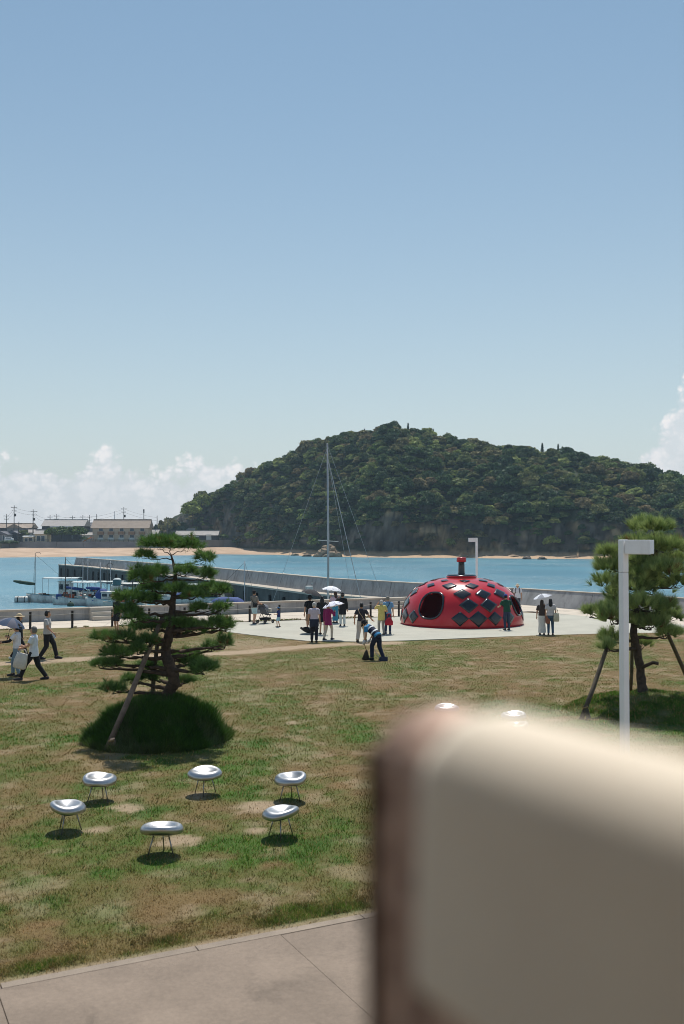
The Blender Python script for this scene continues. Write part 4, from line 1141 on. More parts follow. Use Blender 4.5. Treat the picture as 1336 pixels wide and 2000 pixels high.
# ------------------------------------------------------------------ red dome (plain stand-in for the sculpture)
def build_dome():
    c = Vector(((901.5 - 668) * 51.0 / FPX, 51.1, 0.012))
    t = thing('dome_pavilion', 'glossy red walk-in dome with black diamond panels on the plaza', 'sculpture', c)
    mat('red_gloss', S(186, 30, 40), 0.25, 0.06, 1.2, spec=0.4, coat=0.25)
    mat('black_gloss', S(22, 28, 36), 0.2, 0.05, 2, spec=0.5, coat=0.3)
    mat('dark_inside', S(40, 26, 28), 0.8, 0.1, 2)
    RX, H = 3.12, 2.36
    def sp(a, e, off=0.0):
        r = (RX + off) * math.cos(e) ** 0.80; return Vector((r * math.cos(a), r * math.sin(a), (H + off) * math.sin(e) ** 0.86 if e > 0 else 0))
    NU, NV = 144, 40
    holes = [(R(232), .44, R(13), .30), (R(331), .40, R(9), .22)]
    def inh(a, e, k=1.0):
        for (ha, he, wa, we) in holes:
            da = (a - ha + PI) % (2 * PI) - PI
            if (abs(da) / (wa * k)) ** 2.6 + (abs(e - he) / (we * k)) ** 2.6 < 1: return True
        return False
    V = []; F = []
    for j in range(NV + 1):
        e = (PI / 2) * (j / NV) ** 1.0
        for k in range(NU): V.append(sp(2 * PI * k / NU, min(e, PI / 2 - .001)))
    for j in range(NV):
        for k in range(NU):
            if not inh(2 * PI * (k + .5) / NU, (PI / 2) * (j + .5) / NV): F.append((j * NU + k, j * NU + (k + 1) % NU, (j + 1) * NU + (k + 1) % NU, (j + 1) * NU + k))
    o = MB().add(V, F).build('shell', 'red_gloss', t, True)
    md = o.modifiers.new('thick', 'SOLIDIFY'); md.thickness = 0.09; md.offset = -1
    for (ha, he, wa, we) in holes:
        rim = []
        for k in range(40):
            q = 2 * PI * k / 40; cs, sn = math.cos(q), math.sin(q)
            rim.append(sp(ha + wa * math.copysign(abs(cs) ** (2 / 2.6), cs), he + we * math.copysign(abs(sn) ** (2 / 2.6), sn), .004))
        MB().tube(rim + [rim[0]], .05, 8, False).build('door_rim', 'black_gloss', t, True)
    # black diamond panels in staggered rows
    r = random.Random(3)
    rows = [(.16, 22, .135, 8.0), (.43, 18, .15, 8.5), (.71, 15, .13, 9), (.97, 11, .11, 10.5), (1.2, 8, .085, 13)]
    for ri, (e0, n, he, wa) in enumerate(rows):
        for k in range(n):
            a0 = 2 * PI * (k + .5 * (ri % 2)) / n; s = 0.72 + .42 * r.random()
            if any(inh(a0 + R(wa) * s * q1, e0 + he * s * q2, 1.12) for q1, q2 in ((0, 0), (1, 0), (-1, 0), (0, 1), (0, -1), (.5, .5), (-.5, .5), (.5, -.5), (-.5, -.5))): continue
            mb = MB(); m = 7; vs = []
            for i in range(m):
                for j in range(m):
                    u = i / (m - 1) - .5; v = j / (m - 1) - .5
                    vs.append(sp(a0 + R(wa) * s * (u + v), max(.012, e0 + he * s * (u - v)), .012))
            fs = [(i * m + j, (i + 1) * m + j, (i + 1) * m + j + 1, i * m + j + 1) for i in range(m - 1) for j in range(m - 1)]
            q = mb.add(vs, fs).build('panel', 'black_gloss', t, True)
            md = q.modifiers.new('thick', 'SOLIDIFY'); md.thickness = 0.02
    MB().lathe([(0.0, 2.30), (.74, 2.30), (.76, 2.33), (.75, 2.46), (.70, 2.49), (0.0, 2.53)], 40, cap=False).build('cap_disc', 'black_gloss', t, True)
    MB().lathe([(.76, 2.36), (.775, 2.37), (.775, 2.42), (.76, 2.43)], 40, cap=False).build('cap_band', 'red_gloss', t, True)
    MB().lathe([(.20, 2.50), (.17, 2.6), (.155, 3.1), (.16, 3.14), (.0, 3.14)], 20, cap=False).build('cap_post', 'black_gloss', t, True)
    MB().lathe([(.0, 3.14), (.24, 3.145), (.25, 3.17), (.25, 3.34), (.235, 3.365), (.0, 3.38)], 24, cap=False).build('cap_drum', 'red_gloss', t, True)
build_dome()

# ------------------------------------------------------------------ rope fence
def build_fence():
    t = thing('rope_fence', 'row of dark bollards linked by rope along the promenade', 'fence')
    mat('bollard', S(48, 44, 44), 0.7, 0.15, 5)
    mat('rope', S(188, 182, 172), 0.9, 0.1, 30)
    tops = []
    for px in (-25, 59, 141, 219, 291, 360, 425, 487, 545, 602, 662, 723, 778):
        dr = G(px, 1215); d = Vector((dr.x, dr.y))
        # where the pixel column meets the promenade edge
        a = prom_near0; k = (a.x * PD.y - a.y * PD.x) / (d.x * PD.y - d.y * PD.x)
        p = Vector((d.x * k, d.y * k, 0.0)) - Vector((-PD.y, PD.x, 0)) * .06
        MB().lathe([(.058, -.05), (.058, .79), (.062, .80), (.062, .83), (.05, .845), (0, .85)], 12, p, False).build('bollard', 'bollard', t, True)
        MB().tube([p + Vector((-.02, -.075, .70)), p + Vector((.02, -.075, .70))], .02, 6).build('rope_eye', 'rope', t)
        tops.append(p + Vector((0, -.075, .70)))
    for a, b in zip(tops[:-1], tops[1:]):
        pts = [a.lerp(b, i / 8) - Vector((0, 0, .05 * 4 * (i / 8) * (1 - i / 8))) for i in range(9)]
        MB().tube(pts, .012, 6).build('rope', 'rope', t, True)
build_fence()
# ------------------------------------------------------------------ people
mat('skin', S(198, 152, 124), 0.6, 0.06, 6)
mat('hair_black', S(26, 23, 22), 0.5, 0.2, 30)
mat('hair_brown', S(58, 42, 34), 0.5, 0.2, 30)
mat('hair_white', S(186, 182, 176), 0.6, 0.1, 30)
mat('hair_grey', S(120, 116, 110), 0.6, 0.1, 30)
_cm = {}
def cloth(rgb, rough=0.85):
    k = tuple(rgb)
    if k not in _cm: _cm[k] = mat('cloth_%d_%d_%d' % k, S(*rgb), rough, 0.1, 7, 0.25, 60)
    return _cm[k]
def ik(a, b, l1, l2, pole):
    d = b - a; L = min(d.length, (l1 + l2) * .995); d = d.normalized() * L
    x = (l1 * l1 - l2 * l2 + L * L) / (2 * L); h = math.sqrt(max(0, l1 * l1 - x * x))
    u = d.normalized(); p = (pole - u * pole.dot(u)); p = p.normalized() if p.length > 1e-6 else Vector((0, -1, 0))
    return a + u * x + p * h, a + d
def person(label, px, py, h, face, top=(240, 240, 240), bottom=(30, 30, 34), shoes=(30, 30, 32), sleeve='short', legs='pants', hair='short', hairm='hair_black', hat=None, hatc=(30, 30, 34), stride=(0.0, 0.0), arm_l=None, arm_r=None, lean=0.0, hem=0.86, wide=1.0, sleevec=None, skirt_hem=0.14, look=0.0, zg=0.0, foot_lift=(0, 0), glove=None, collar=None):
    p = G(px, py, zg); s = h / 1.70
    t = thing('person', label, 'person', (p.x, p.y, zg), R(face), 'people on the plaza and lawn'); t.scale = (s, s, s)
    st = max(abs(stride[0]), abs(stride[1])); drop = 0.84 - math.sqrt(max(.84 ** 2 - st ** 2, .3)) 
    zh = 0.91 - drop * .9
    LM = Matrix.Rotation(-R(lean), 3, 'X'); hip = Vector((0, 0, zh))
    def up(x, y, z):      # point of the upper body (z given for upright stance)
        return hip + LM @ (Vector((x, y, z - 0.91)))
    sh = {1: up(.175, 0, 1.395), -1: up(-.175, 0, 1.395)}
    tgt = {}
    for sd, a in ((-1, arm_l), (1, arm_r)):
        if a is None: tgt[sd] = sh[sd] + Vector((sd * .07, 0.03, -.53))
        else: tgt[sd] = sh[sd] + Vector((sd * a[0], a[1], a[2]))
    arms = {}
    for sd in (-1, 1):
        e, w = ik(sh[sd], tgt[sd], .285, .255, Vector((sd * .45, -.6, -.6))); arms[sd] = (sh[sd], e, w)
    legp = {}
    for sd, sy, lf in ((-1, stride[0], foot_lift[0]), (1, stride[1], foot_lift[1])):
        hp = Vector((sd * .085, 0, zh)); an = Vector((sd * (.085 + .015 * wide), sy, .085 + lf))
        k, an2 = ik(hp, an, .42, .42, Vector((0, 1, 0))); legp[sd] = (hp, k, an2)
    hc = up(0, 0.015, 1.582); HR = LM @ Matrix.Rotation(R(look), 3, 'Z')
    def hd(x, y, z): return hc + HR @ Vector((x, y, z))
    # body: one continuous surface
    b = MB()
    b.ball(hc, (.074, .092, .112), 14, 10, HR); b.ball(hd(0, .03, -.055), (.055, .06, .06), 10, 7, HR)
    b.capsule(hd(0, .088, .01), hd(0, .104, -.018), .010, .015, 8)
    for sd in (-1, 1): b.ball(hd(sd * .075, -.005, -.005), (.012, .022, .032), 8, 6, HR)
    b.ball(hd(0, .088, -.058), (.022, .012, .008), 8, 5, HR)
    b.capsule(up(0, 0, 1.40), up(0, .012, 1.52), .058, .052)
    b.tube([up(0, 0, .84), up(0, 0, .98), up(0, .005, 1.12), up(0, .008, 1.28), up(0, 0, 1.39), up(0, 0, 1.44)], [(.145, .10), (.14, .095), (.125, .09), (.15, .105), (.15, .085), (.06, .06)], 16)
    for sd in (-1, 1):
        a, e, w = arms[sd]
        b.capsule(a, e, .05, .04); b.capsule(e, w, .04, .028)
        d = (w - e).normalized(); side = Vector((0, 1, 0)) if abs(d.y) < .7 else Vector((0, 0, 1))
        side = (side - d * side.dot(d)).normalized(); nn = d.cross(side)
        pc = w + d * .045
        b.ball(pc, (.045, .045, .045), 8, 6); 
        for fi, (o, l) in enumerate(((-.033, .065), (-.011, .078), (.011, .073), (.032, .055))):
            q = pc + d * .03 + side * o; b.capsule(q, q + d * l * .6 + nn * .012, .0115, .010, 6); b.capsule(q + d * l * .6 + nn * .012, q + d * l + nn * .04, .010, .009, 6)
        q = w + d * .02 + side * .035; b.capsule(q, q + side * .03 + d * .045 + nn * .02, .013, .010, 6)
        hp, k, an = legp[sd]
        b.capsule(hp, k, .078, .052); b.capsule(k, an, .052, .034); b.capsule(an, an + Vector((0, .10, -.045)), .034, .028)
    body = link('body', vox(b, .0145, 2), 'skin', t)
    # top
    if legs != 'dress': pass
    c = MB()
    zt = hem
    c.tube([up(0, 0, zt), up(0, 0, .97), up(0, .004, 1.12), up(0, .008, 1.28), up(0, 0, 1.385), up(0, 0, 1.435), up(0, 0, 1.465)], [(.186 * wide ** .3, .140), (.176, .13), (.158, .118), (.178, .128), (.168, .105), (.095, .085), (.066, .066)], 18)
    for sd in (-1, 1):
        a, e, w = arms[sd]
        c.ball(a + Vector((-sd * .02, 0, -.012)), (.072, .072, .066), 10, 7)
        if sleeve == 'short': c.tube([a, a.lerp(e, .35), a.lerp(e, .72)], [.068, .068, .07], 12)
        elif sleeve == 'long':
            c.tube([a, a.lerp(e, .5), e, e.lerp(w, .5), e.lerp(w, .93)], [.068, .062, .056, .048, .044], 12); c.ball(e, .054, 10, 7)
    shirt = link('shirt', vox(c, .016, 3), cloth(top), t)
    if collar:
        MB().tube([up(0, 0, 1.452), up(0, .004, 1.49)], [.074, .066], 14, False).build('collar', cloth(collar), t, True)
    if sleevec:
        for sd in (-1, 1):
            a, e, w = arms[sd]
            MB().tube([a.lerp(e, .6), e, e.lerp(w, .5), e.lerp(w, .95)], [.054, .05, .043, .038], 10).build('sleeve', cloth(sleevec), t, True)
    if glove:
        for sd in (-1, 1):
            a, e, w = arms[sd]; d = (w - e).normalized()
            MB().capsule(w, w + d * .10, .05, .055, 8).build('glove', cloth(glove), t, True)
    # lower garment
    c = MB()
    if legs in ('pants', 'shorts'):
        c.tube([Vector((0, 0, zh - .10)), Vector((0, 0, zh - .02)), up(0, 0, .99), up(0, 0, 1.03)], [(.15, .115), (.17, .128), (.158, .116), (.15, .112)], 16)
        for sd in (-1, 1):
            hp, k, an = legp[sd]
            if legs == 'pants':
                c.tube([hp + Vector((0, 0, .02)), hp.lerp(k, .5), k, k.lerp(an, .5), k.lerp(an, .97)], [.092 * wide ** .5, .084 * wide, .068 * wide, .060 * wide, .056 * wide], 12); c.ball(k, .066 * wide, 10, 7)
            else:
                c.tube([hp + Vector((0, 0, .02)), hp.lerp(k, .5), hp.lerp(k, .88)], [.095, .095, .098], 12)
        lower = link('trousers' if legs == 'pants' else 'shorts', vox(c, .016, 3), cloth(bottom), t)
    else:
        zb = skirt_hem; n = 36; prof = []
        rows = [(1.02, .15, .112), (.93, .168, .125), (.8, .175, .14), (.5 + .5 * zb * .5, .19 * wide, .17 * wide), (zb + .12, .215 * wide, .20 * wide), (zb, .225 * wide, .21 * wide)]
        vs = []; fs = []
        for i, (z, rx, ry) in enumerate(rows):
            for k in range(n):
                a = 2 * PI * k / n; f = 1 + .045 * math.sin(a * 9) * (i / 5)
                vs.append((rx * f * math.cos(a), ry * f * math.sin(a), z - drop * .9))
        for i in range(len(rows) - 1):
            for k in range(n): fs.append((i * n + k, (i + 1) * n + k, (i + 1) * n + (k + 1) % n, i * n + (k + 1) % n))
        q = MB().add(vs, fs).build('skirt', cloth(bottom), t, True)
    for sd in (-1, 1):
        hp, k, an = legp[sd]
        lf = max(0, an.z - .085)
        MB().tube([Vector((an.x, an.y - .075, .045 + lf)), Vector((an.x, an.y - .05, .05 + lf)), Vector((an.x, an.y + .03, .05 + lf)), Vector((an.x, an.y + .12, .036 + lf)), Vector((an.x, an.y + .18, .028 + lf)), Vector((an.x, an.y + .20, .026 + lf))],
                  [(.025, .03), (.042, .05), (.045, .05), (.05, .036), (.044, .028), (.02, .016)], 12).build('shoe', cloth(shoes), t, True)
    # hair: a cap with the face left free
    hb = MB(); bl = MB().ball((0, 0, 0), (.085, .104, .122), 18, 14)
    keep = [i for i, v in enumerate(bl.v) if not (v[1] > .045 and v[2] < .052) and v[2] > -.085]
    ks = set(keep)
    hb.add([hd(v[0], v[1] - .012, v[2] + .012) for v in bl.v], [f for f in bl.f if all(i in ks for i in f)])
    if hair == 'long':
        hb.tube([hd(0, -.05, .04), hd(0, -.075, -.08), hd(0, -.085, -.2), hd(0, -.10, -.34)], [(.08, .05), (.092, .05), (.095, .042), (.06, .025)], 14)
    if hair == 'bob': hb.tube([hd(0, -.03, .04), hd(0, -.035, -.06), hd(0, -.035, -.12)], [(.085, .075), (.098, .08), (.09, .07)], 14)
    if hair == 'tail': hb.ball(hd(0, -.115, -.01), (.05, .05, .07), 10, 8)
    ho = hb.build('hair', hairm, t, True)
    md = ho.modifiers.new('thick', 'SOLIDIFY'); md.thickness = .012; md.offset = -1
    if hat:
        q = MB(); bl = MB().ball((0, 0, 0), (.095, .114, .115), 18, 12); ks = {i for i, v in enumerate(bl.v) if v[2] > -.001}
        q.add([hd(v[0], v[1] - .01, v[2] + .045) for v in bl.v], [f for f in bl.f if all(i in ks for i in f)])
        ro = []
        if hat == 'cap':
            n = 14; A = [hd(.085 * math.cos(PI * i / n), .075 * math.sin(PI * i / n) + .02, .05) for i in range(n + 1)]; B = [hd(.08 * math.cos(PI * i / n), .16 * math.sin(PI * i / n) + .03, .035) for i in range(n + 1)]
        else:
            n = 24; k = 1.75 if hat == 'sun' else 1.45; dz = .0 if hat == 'sun' else -.025
            A = [hd(.095 * math.cos(2 * PI * i / n), .114 * math.sin(2 * PI * i / n) - .01, .048) for i in range(n + 1)]; B = [hd(.095 * k * math.cos(2 * PI * i / n), .114 * k * math.sin(2 * PI * i / n) - .01, .035 + dz) for i in range(n + 1)]
        q.add(A + B, [(i, i + 1, n + 2 + i, n + 1 + i) for i in range(n)])
        o = q.build('hat', cloth(hatc), t, True); md = o.modifiers.new('thick', 'SOLIDIFY'); md.thickness = .008
    for sd in (-1, 1):
        MB().ball(hd(sd * .03, .086, .012), (.011, .006, .007), 8, 6, HR).build('eye', 'hair_black', t, True)
    t['_'] = 0; del t['_']
    M = Matrix.Translation((p.x, p.y, zg)) @ Matrix.Rotation(R(face), 4, 'Z') @ Matrix.Scale(s, 4)
    return {'o': t, 'M': M, 'wl': M @ (arms[-1][2] + (arms[-1][2] - arms[-1][1]).normalized() * .06), 'wr': M @ (arms[1][2] + (arms[1][2] - arms[1][1]).normalized() * .06), 'up': lambda x, y, z: M @ up(x, y, z), 's': s, 'p': p}

# umbrellas -----------------------------------------------------------
def umbrella(label, hand, top, rad, depth, c1, c2=None, inside=None, pattern=False):
    """hand, top: world points of the grip and the tip"""
    ax = (top - hand); L = ax.length
    q = ax.to_track_quat('Z', 'Y')
    t = thing('umbrella', label, 'umbrella', hand, 0, 'umbrellas held against the sun'); t.rotation_mode = 'QUATERNION'; t.rotation_quaternion = q
    mat('umbrella_steel', S(150, 150, 154), 0.35, 0.05, 5, metal=.8)
    MB().tube([(0, 0, .0), (0, 0, L + .05)], [.008, .006], 8).build('shaft', 'umbrella_steel', t, True)
    MB().capsule((0, 0, -.08), (0, 0, .05), .016, .014, 8).build('handle', 'rubber', t, True)
    n, m = 8, 7; mats = [cloth(c1), cloth(c2 or c1)]
    zc = L
    def cp(a, u):
        k = (a / (2 * PI) * n) % 1.0; sag = 1 - .16 * u * math.sin(PI * k) 
        r = rad * u * (1 - .05 * math.sin(PI * k) * u)
        return Vector((r * math.cos(a), r * math.sin(a), zc - depth * (u ** 1.8) * (2 - sag) ))
    for g in range(n):
        vs = []; fs = []; w = 6
        for i in range(m):
            for j in range(w + 1): vs.append(cp(2 * PI * (g + j / w * .9999) / n, i / (m - 1) + .001))
        for i in range(m - 1):
            for j in range(w): fs.append((i * (w + 1) + j, (i + 1) * (w + 1) + j, (i + 1) * (w + 1) + j + 1, i * (w + 1) + j + 1))
        o = MB().add(vs, fs).build('canopy_panel', None, t, True); o.data.materials.append(pattern if pattern else mats[g % 2])
        a = 2 * PI * g / n
        MB().tube([cp(a, u) - Vector((0, 0, .012)) for u in (.02, .35, .7, 1.0)], .004, 5).build('rib', 'umbrella_steel', t)
    return t
def patt(name, a, b, c, scale):
    m = bpy.data.materials.new(name); m.use_nodes = True; g = NT(m.node_tree); p = g.n['Principled BSDF']
    v = g.node('ShaderNodeTexCoord').outputs['Object']
    vo = g.node('ShaderNodeTexVoronoi'); g.put(vo.inputs['Vector'], v); vo.inputs['Scale'].default_value = scale
    n = g.noise(v, scale * .6, 3)
    g.put(p.inputs['Base Color'], g.mix(g.ramp(vo.outputs['Distance'], .28, .36), g.mix(g.ramp(n, .45, .55), a, c), b)); p.inputs['Roughness'].default_value = .8
    MATS[name] = m; return m
P_FLOWER = patt('flower_print', S(92, 74, 132), S(226, 226, 236), S(60, 64, 120), 9)
P_WHITE = patt('white_print', S(150, 160, 180), S(232, 232, 236), S(206, 208, 216), 5)
P_SKIRT = patt('skirt_print', S(150, 146, 140), S(222, 218, 210), S(190, 186, 178), 26)

# bags ------------------------------------------------------------------
def tote(label, top, size, col, rz=0.0, tilt=0.0, grp=None, taper=.85, name='bag', handle=.16):
    w, d, h = size
    t = thing(name, label, 'bag', (top.x, top.y, top.z - h - handle), rz, grp); t.rotation_euler = (0, tilt, rz)
    n = 20; vs = []; fs = []
    rows = [(0, .78, .8), (.06, 1.0, 1.0), (.5, 1.02, 1.05), (.9, taper, .6), (1.0, taper, .35)]
    for z, kx, ky in rows:
        for k in range(n):
            a = 2 * PI * k / n; cs, sn = math.cos(a), math.sin(a)
            vs.append((w / 2 * kx * math.copysign(abs(cs) ** .6, cs), d / 2 * ky * math.copysign(abs(sn) ** .6, sn) + .008 * math.sin(a * 5) * z, z * h))
    for i in range(4):
        for k in range(n): fs.append((i * n + k, i * n + (k + 1) % n, (i + 1) * n + (k + 1) % n, (i + 1) * n + k))
    fs.append(tuple(range(n - 1, -1, -1))); fs.append(tuple(4 * n + k for k in range(n)))
    MB().add(vs, fs).build('bag_body', cloth(col), t, True)
    for sy in (-1, 1):
        pts = [(w * .28 * math.cos(PI * i / 8), sy * d * .15 * math.sin(PI * i / 8 + .2), h * .97 + handle * math.sin(PI * i / 8)) for i in range(9)]
        MB().tube(pts, .011, 6).build('strap', cloth(col), t, True)
    return t
def crossbody(label, P, col, side=1, size=(.24, .09, .18), z=.98):
    a = P['up'](side * .17, -.10, z)
    t = thing('shoulder_bag', label, 'bag', a, P['o'].rotation_euler.z)
    MB().box((0, 0, 0), size, 0, .025).build('bag_body', cloth(col), t, True)
    inv = t.matrix_world.inverted() if False else (Matrix.Translation(a) @ Matrix.Rotation(P['o'].rotation_euler.z, 4, 'Z')).inverted()
    pts = [P['up'](side * .17, -.12, z + .06), P['up'](side * .06, -.145, 1.15), P['up'](-side * .06, -.15, 1.30), P['up'](-side * .11, -.09, 1.435), P['up'](-side * .11, 0, 1.452), P['up'](-side * .10, .10, 1.40), P['up'](0, .15, 1.24), P['up'](side * .13, .145, 1.08), P['up'](side * .2, .0, z + .08)]
    MB().tube([inv @ q for q in pts], .013, 6).build('strap', cloth(col), t, True)
    return t
def backpack(label, P, col):
    a = P['up'](0, -.2, 1.2)
    t = thing('backpack', label, 'bag', a, P['o'].rotation_euler.z)
    MB().box((0, 0, 0), (.30, .16, .44), 0, .06).build('bag_body', cloth(col), t, True)
    MB().box((0, -.1, -.08), (.22, .06, .2), 0, .025).build('pocket', cloth(col), t, True)
    for sd in (-1, 1): MB().tube([(sd * .1, .06, .2), (sd * .11, .17, .27), (sd * .11, .31, .15), (sd * .12, .3, -.02), (sd * .13, .08, -.16)], .016, 6).build('strap', cloth(col), t, True)

# the crowd ---------------------------------------------------------------
A = person('woman in white tee with black undersleeves and pale jeans under a checked umbrella', 33, 1321, 1.66, 90, (226, 226, 230), (120, 142, 158), (40, 40, 42), hair='tail', hat='bucket', hatc=(28, 28, 32), stride=(-.12, .16), arm_r=(-.02, .30, -.14), arm_l=(.02, .42, -.26), sleevec=(22, 22, 26), hem=.93, wide=1.05)
umbrella('grey blue checked umbrella over the woman in pale jeans', A['wr'], A['wr'] + Vector((.16, 0.0, .60)), .46, .22, (98, 100, 114), (60, 78, 104))
t = thing('phone', 'dark phone held out by the woman under the checked umbrella', 'phone', A['wl'] + Vector((-.04, 0, .03)), R(90)); MB().box((0, 0, 0), (.075, .009, .15), 0, .004).build('case', 'rubber', t); MB().box((0, -.006, 0), (.066, .003, .136)).build('screen', 'black_gloss', t)
B = person('person in black with a straw visor and white shoes behind the checked umbrella', 37, 1288.5, 1.70, -90, (34, 34, 40), (28, 28, 32), (228, 226, 220), sleeve='long', hair='bob', hat='sun', hatc=(196, 176, 144), stride=(-.32, .34))
Cp = person('man in white tee and black trousers striding left with a white carrier bag', 66, 1328, 1.73, 90, (216, 222, 232), (24, 24, 28), (52, 52, 56), hair='short', hairm='hair_grey', stride=(.38, -.36), arm_l=(-.02, .34, -.34), arm_r=(-.04, .36, -.30), hem=.80, wide=1.15)
tote('large white carrier bag held by the man in white tee', Cp['wl'] + Vector((0, -.05, .03)), (.40, .17, .48), (214, 208, 200), 0, R(14), handle=.14, name='carrier_bag')
Dp = person('young man in pale grey shirt and black trousers walking right with a drink', 92, 1287, 1.80, -90, (188, 186, 184), (26, 26, 30), (36, 36, 42), stride=(.30, -.22), arm_r=(.06, .28, -.44), arm_l=(.04, -.1, -.5), hem=.90, wide=1.2)
t = thing('drink_bottle', 'clear bottle of orange drink in the young mans hand', 'bottle', Dp['wr'] + Vector((.03, -.02, -.14))); t.rotation_euler = (0, R(-28), 0)
mat('orange_drink', S(232, 176, 70), 0.2, 0.05, 4); MB().lathe([(.0, 0), (.032, 0), (.034, .02), (.034, .14), (.0, .141)], 14, cap=False).build('drink', 'orange_drink', t, True); MB().lathe([(.036, .0), (.036, .15), (.015, .18), (.014, .205)], 14, cap=False).build('bottle', 'lamp_glass', t, True); MB().lathe([(.016, .205), (.016, .225), (0, .226)], 12, cap=False).build('lid', 'white_paint', t, True)
person('person in black shirt and shorts half hidden behind the cloud pruned pine', 229, 1236, 1.70, 150, (26, 26, 30), (36, 36, 42), (60, 60, 64), legs='shorts', stride=(.04, -.04))
E = person('man in olive grey tee and pale blue shorts pushing the pram', 496, 1219, 1.70, -40, (124, 120, 114), (172, 198, 204), (70, 72, 78), legs='shorts', hat='cap', hatc=(24, 24, 26), arm_r=(.02, .30, -.36), arm_l=(-.05, .32, -.36), stride=(.08, -.10), hem=.84)
crossbody('black shoulder bag of the man pushing the pram', E, (26, 26, 28), 1)
F = person('toddler in navy shirt, pale shorts and blue cap', 544, 1225, 0.98, 75, (38, 50, 104), (150, 186, 200), (36, 34, 38), legs='shorts', hat='cap', hatc=(50, 110, 160), arm_l=(.0, .28, -.28), stride=(.08, -.08))
H_ = person('man in black tee carrying a black backpack under the dark umbrella', 605, 1236, 1.72, 20, (26, 26, 30), (156, 130, 110), (70, 66, 64), legs='shorts', arm_r=(-.05, .26, .02), hat='sun', hatc=(38, 38, 44))
backpack('black backpack on the man under the dark umbrella', H_, (24, 25, 28))
umbrella('dark grey umbrella over the man with the backpack', H_['wr'], H_['wr'] + Vector((.14, 0, .50)), .50, .20, (46, 46, 52), (38, 38, 44))
I_ = person('tall woman in short black dress between the dark and the flowered umbrella', 629.5, 1239.5, 1.74, -10, (24, 24, 28), (24, 24, 28), (34, 34, 36), legs='skirt', skirt_hem=.56, hair='long', wide=.9, stride=(.03, -.03))
J = person('older man in pale lilac shirt with navy jacket tied at the waist', 613.5, 1254.5, 1.68, -5, (198, 190, 204), (32, 34, 48), (30, 30, 34), hair='short', hairm='hair_white', stride=(.05, -.05), hem=.92, wide=1.15)
t = thing('tied_jacket', 'dark navy jacket tied round the waist of the man in lilac', 'jacket', J['p'], J['o'].rotation_euler.z)
MB().tube([(0, 0, .97), (0, -.01, .85), (.01, -.02, .66)], [(.185, .14), (.20, .15), (.19, .13)], 16, False).build('jacket_body', cloth((38, 44, 62)), t, True)
MB().ball((0, .15, .93), (.05, .04, .04), 10, 7).build('knot', cloth((38, 44, 62)), t, True)
K = person('woman in magenta blouse and beige trousers under the flowered umbrella', 641, 1250, 1.60, -35, (142, 34, 96), (206, 196, 178), (40, 46, 64), hair='short', hairm='hair_brown', arm_r=(.0, .26, -.10), stride=(-.2, .14), hem=.70, sleeve='long')
umbrella('purple and white flowered umbrella over the woman in magenta', K['wr'], K['wr'] + Vector((-.10, .05, .42)), .50, .20, (200, 196, 220), pattern=P_FLOWER)
L_ = person('woman in lilac top and long turquoise skirt under the white umbrella', 655, 1217, 1.62, 30, (190, 170, 190), (58, 138, 168), (60, 60, 66), legs='skirt', skirt_hem=.14, wide=.75, hair='long', hairm='hair_brown', arm_l=(-.02, .24, -.02), hem=.96)
umbrella('white printed umbrella over the woman in turquoise skirt', L_['wl'], L_['wl'] + Vector((.06, 0, .55)), .50, .20, (230, 230, 236), pattern=P_WHITE)
person('person in long black coat and black hat with white trousers', 669, 1223, 1.64, 5, (24, 25, 30), (206, 214, 212), (46, 50, 60), hat='bucket', hatc=(26, 26, 30), sleeve='long', hem=.60, arm_l=(.02, .28, .04), wide=1.1)
N_ = person('woman in dark grey tee and wide cream trousers walking past', 706, 1253, 1.68, -15, (52, 50, 60), (200, 188, 174), (70, 60, 54), hair='short', stride=(-.30, .26), arm_r=(.26, .10, -.40), arm_l=(.12, -.05, -.5), hem=.92, wide=1.4)
crossbody('beige shoulder bag of the woman in cream trousers', N_, (192, 166, 132), 1, (.26, .10, .28), .86)
O_ = person('cleaner in blue shirt and navy vest bending over a broom', 737, 1289.5, 1.70, 55, (54, 130, 178), (34, 40, 62), (28, 30, 36), sleeve='short', hat='cap', hatc=(30, 30, 36), lean=52, stride=(.16, -.20), arm_l=(.06, .02, -.50), arm_r=(-.02, .04, -.48), wide=1.2, glove=(218, 216, 220), look=0)
t = thing('safety_vest', 'navy vest with white reflective bands on the bending cleaner', 'vest', O_['p'], O_['o'].rotation_euler.z)
Mi = (Matrix.Translation(O_['p']) @ Matrix.Rotation(O_['o'].rotation_euler.z, 4, 'Z')).inverted(); lu = lambda x, y, z: Mi @ O_['up'](x, y, z)
MB().tube([lu(0, 0, .96), lu(0, .004, 1.12), lu(0, .008, 1.28), lu(0, 0, 1.37)], [(.178, .136), (.17, .13), (.186, .138), (.15, .115)], 18, False).build('vest_body', cloth((36, 42, 66)), t, True)
for z in (1.04, 1.24): MB().tube([lu(0, .003, z), lu(0, .004, z + .055)], [(.187, .142), (.187, .142)], 18, False).build('reflective_band', 'white_paint', t, True)
mat('broom_wood', S(168, 130, 96), .8, .15, 8); mat('bristle', S(58, 52, 46), .95, .3, 40)
g0 = W(716, 1289, 35.9)
t = thing('broom', 'wooden broom with dark bristles held by the cleaner', 'broom', (g0.x, g0.y, 0)); hb = O_['wl'] - t.location
MB().tube([hb + (hb - Vector((0, 0, .3))).normalized() * .12, Vector((0, 0, .32))], .013, 8).build('handle', 'broom_wood', t, True)
MB().tube([(0, 0, .36), (-.01, 0, .28), (-.03, 0, .01)], [(.03, .025), (.06, .04), (.15, .07)], 16).build('broom_head', 'bristle', t, True)
g1 = W(746, 1289, 35.6)
t = thing('dustpan', 'long handled dustpan at the feet of the cleaner', 'dustpan', (g1.x, g1.y, 0)); hb = O_['wr'] - t.location
